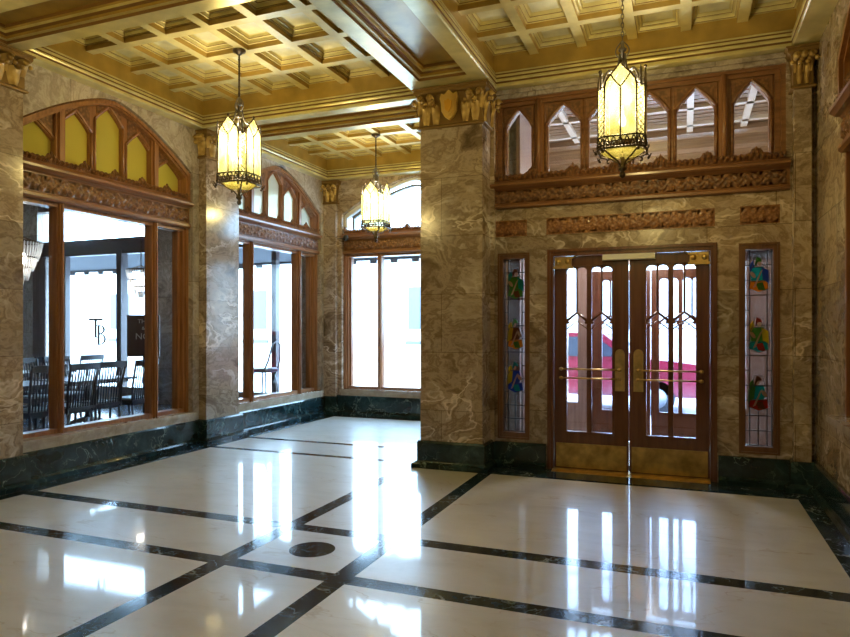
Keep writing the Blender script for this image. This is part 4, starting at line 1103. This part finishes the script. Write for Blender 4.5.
# bar stool seen through window 2
x, y = at(264, 11.4)
root = thing('bar_stool', 'metal bar stool with blue seat and tall bent back beyond the second window', 'stool', (x, y, 0), -.3)
STEEL = plain('brushed steel tube', (.30, .31, .33), .3, .8)
b = MB(); b.lathe([(.0001, .74), (.23, .74), (.26, .76), (.26, .79), (.23, .81), (.0001, .82)], n=20); b.build('seat', [plain('blue grey seat', (.06, .10, .16), .4)], root)
b = MB(); b.tube([(.20, -.14, .80), (.27, -.12, .95), (.33, -.08, 1.22), (.35, 0, 1.28), (.33, .08, 1.22), (.27, .12, .95), (.20, .14, .80)], .016, 8); b.build('backrest', [STEEL], root)
for sx, sy in ((1, 1), (1, -1), (-1, 1), (-1, -1)):
    b = MB(); b.tube([(sx * .12, sy * .12, .75), (sx * .17, sy * .17, .4), (sx * .21, sy * .21, 0)], .013, 8); b.build('leg', [STEEL], root)
b = MB(); b.tube([(.175 * sx, .175 * sy, .3) for sx, sy in ((1, 1), (-1, 1), (-1, -1), (1, -1))], .009, 6, closed=True); b.build('foot_ring', [STEEL], root)

# ------------------------------------------------------------------ street
b = MB(); b.box(-60, 60, 10.46, 70, -.2, -.15); st(b.build('ground', [plain('pale street paving', (.55, .55, .55), .7)]))
FAC = plain('pale stone facade', (.75, .73, .70), .8)
def facade():
    root = thing('street_building', 'pale overexposed building across the street with rows of windows', 'building', (0, 26, -.15))
    b = MB(); b.box(-45, 45, 0, 8, 0, 5.2); b.box(-45, 45, -.3, 0, 4.6, 5.0); b.build('facade', [FAC], root)
    for i in range(14):
        x = -32 + i * 4.2
        b = MB(); b.box(x, x + 1.2, -.06, .05, 1.6, 3.4); b.box(x - .1, x + 1.3, -.14, .05, .95, 1.1); b.build('window', [plain('pale blue street window', (.085, .088, .09), .3)], root)
facade()
# scalloped awning over the street windows
root = thing('street_awning', 'grey scalloped awning over the street windows outside', 'awning', (-9, 10.9, 2.9))
b = MB(); x0, x1 = -7, 6.0; n = 90
b.add([(x0, -.4, .22), (x1, -.4, .22), (x1, .45, -.05), (x0, .45, -.05), (x0, -.4, .20), (x1, -.4, .20), (x1, .45, -.07), (x0, .45, -.07)], [(0, 1, 2, 3), (7, 6, 5, 4), (2, 6, 7, 3), (0, 4, 5, 1)])
for i in range(n):
    p = x0 + (x1 - x0) * i / n; q = x0 + (x1 - x0) * (i + 1) / n; h = .10 if i % 3 == 0 else .04
    b.box(p, q, .44, .46, -.07 - h, -.05)
b.build('canopy_cloth', [plain('grey awning cloth', (.10, .11, .13), .8)], root)
# red car
def car():
    root = thing('red_car', 'shiny red car parked in the street beyond the entrance doors', 'car', (-1.95, 14.0, -.15), 0)
    RED = plain('red car paint', (.26, .012, .035), .2, coat=.4)
    b = MB(); side = [(-2.3, .35), (2.2, .35), (2.35, .6), (2.3, .95), (1.75, 1.02), (1.1, 1.08), (.45, 1.55), (-1.55, 1.58), (-2.2, 1.1), (-2.35, .8)]
    M = lambda a, z, o: (a, o, z)
    b.prism(M, side, -.85, .85); b.prism(M, [(-2.2, .9), (1.9, .9), (1.7, 1.0), (-2.1, 1.05)], -.92, .92)
    b.prism(M, [(-2.32, .4), (2.3, .4), (2.3, .7), (-2.32, .7)], -.9, .9)
    b.build('body', [RED], root)
    b = MB(); b.prism(M, [(-1.4, 1.1), (-.5, 1.1), (-.5, 1.48), (-1.35, 1.48)], -.862, .862); b.prism(M, [(-.4, 1.1), (.85, 1.1), (.35, 1.48), (-.4, 1.48)], -.862, .862)
    b.build('side_window', [plain('dark car glass', (.05, .06, .08), .1)], root)
    for x in (-1.45, 1.45):
        for y in (-.8, .8):
            b = MB(); b.tube([(x, y - .1, .33), (x, y + .1, .33)], .33, 24); w = b.build('wheel', [plain('tyre rubber', (.03, .03, .035), .7)], root)
            b = MB(); b.tube([(x, y - .115, .33), (x, y + .115, .33)], .19, 16); b.build('hubcap', [STEEL], w)
car()

# ------------------------------------------------------------------ light, world, camera
w = bpy.data.worlds.new('World'); bpy.context.scene.world = w; w.use_nodes = True
bg = w.node_tree.nodes['Background']; bg.inputs[0].default_value = (.43, .70, 1.0, 1); bg.inputs[1].default_value = 15.0
cam = bpy.data.cameras.new('camera'); cam.sensor_width = 36; cam.lens = 660 * 36 / 850; cam.shift_y = 9.5 / 850; cam.clip_start = .05; cam.clip_end = 300
co = bpy.data.objects.new('camera', cam); COL.objects.link(co); co.location = (0, 0, 1.5)
co.rotation_euler = (PI / 2, 0, math.atan(260 / 660.))
sc = bpy.context.scene; sc.camera = co
sc.view_settings.view_transform = 'Standard'; sc.view_settings.look = 'None'; sc.view_settings.gamma = 1; sc.view_settings.exposure = 0.47
sc.cycles.max_bounces = 10; sc.cycles.diffuse_bounces = 5; sc.cycles.glossy_bounces = 5; sc.cycles.transparent_max_bounces = 24
sc.cycles.sample_clamp_indirect = 8; sc.cycles.caustics_reflective = False; sc.cycles.caustics_refractive = False
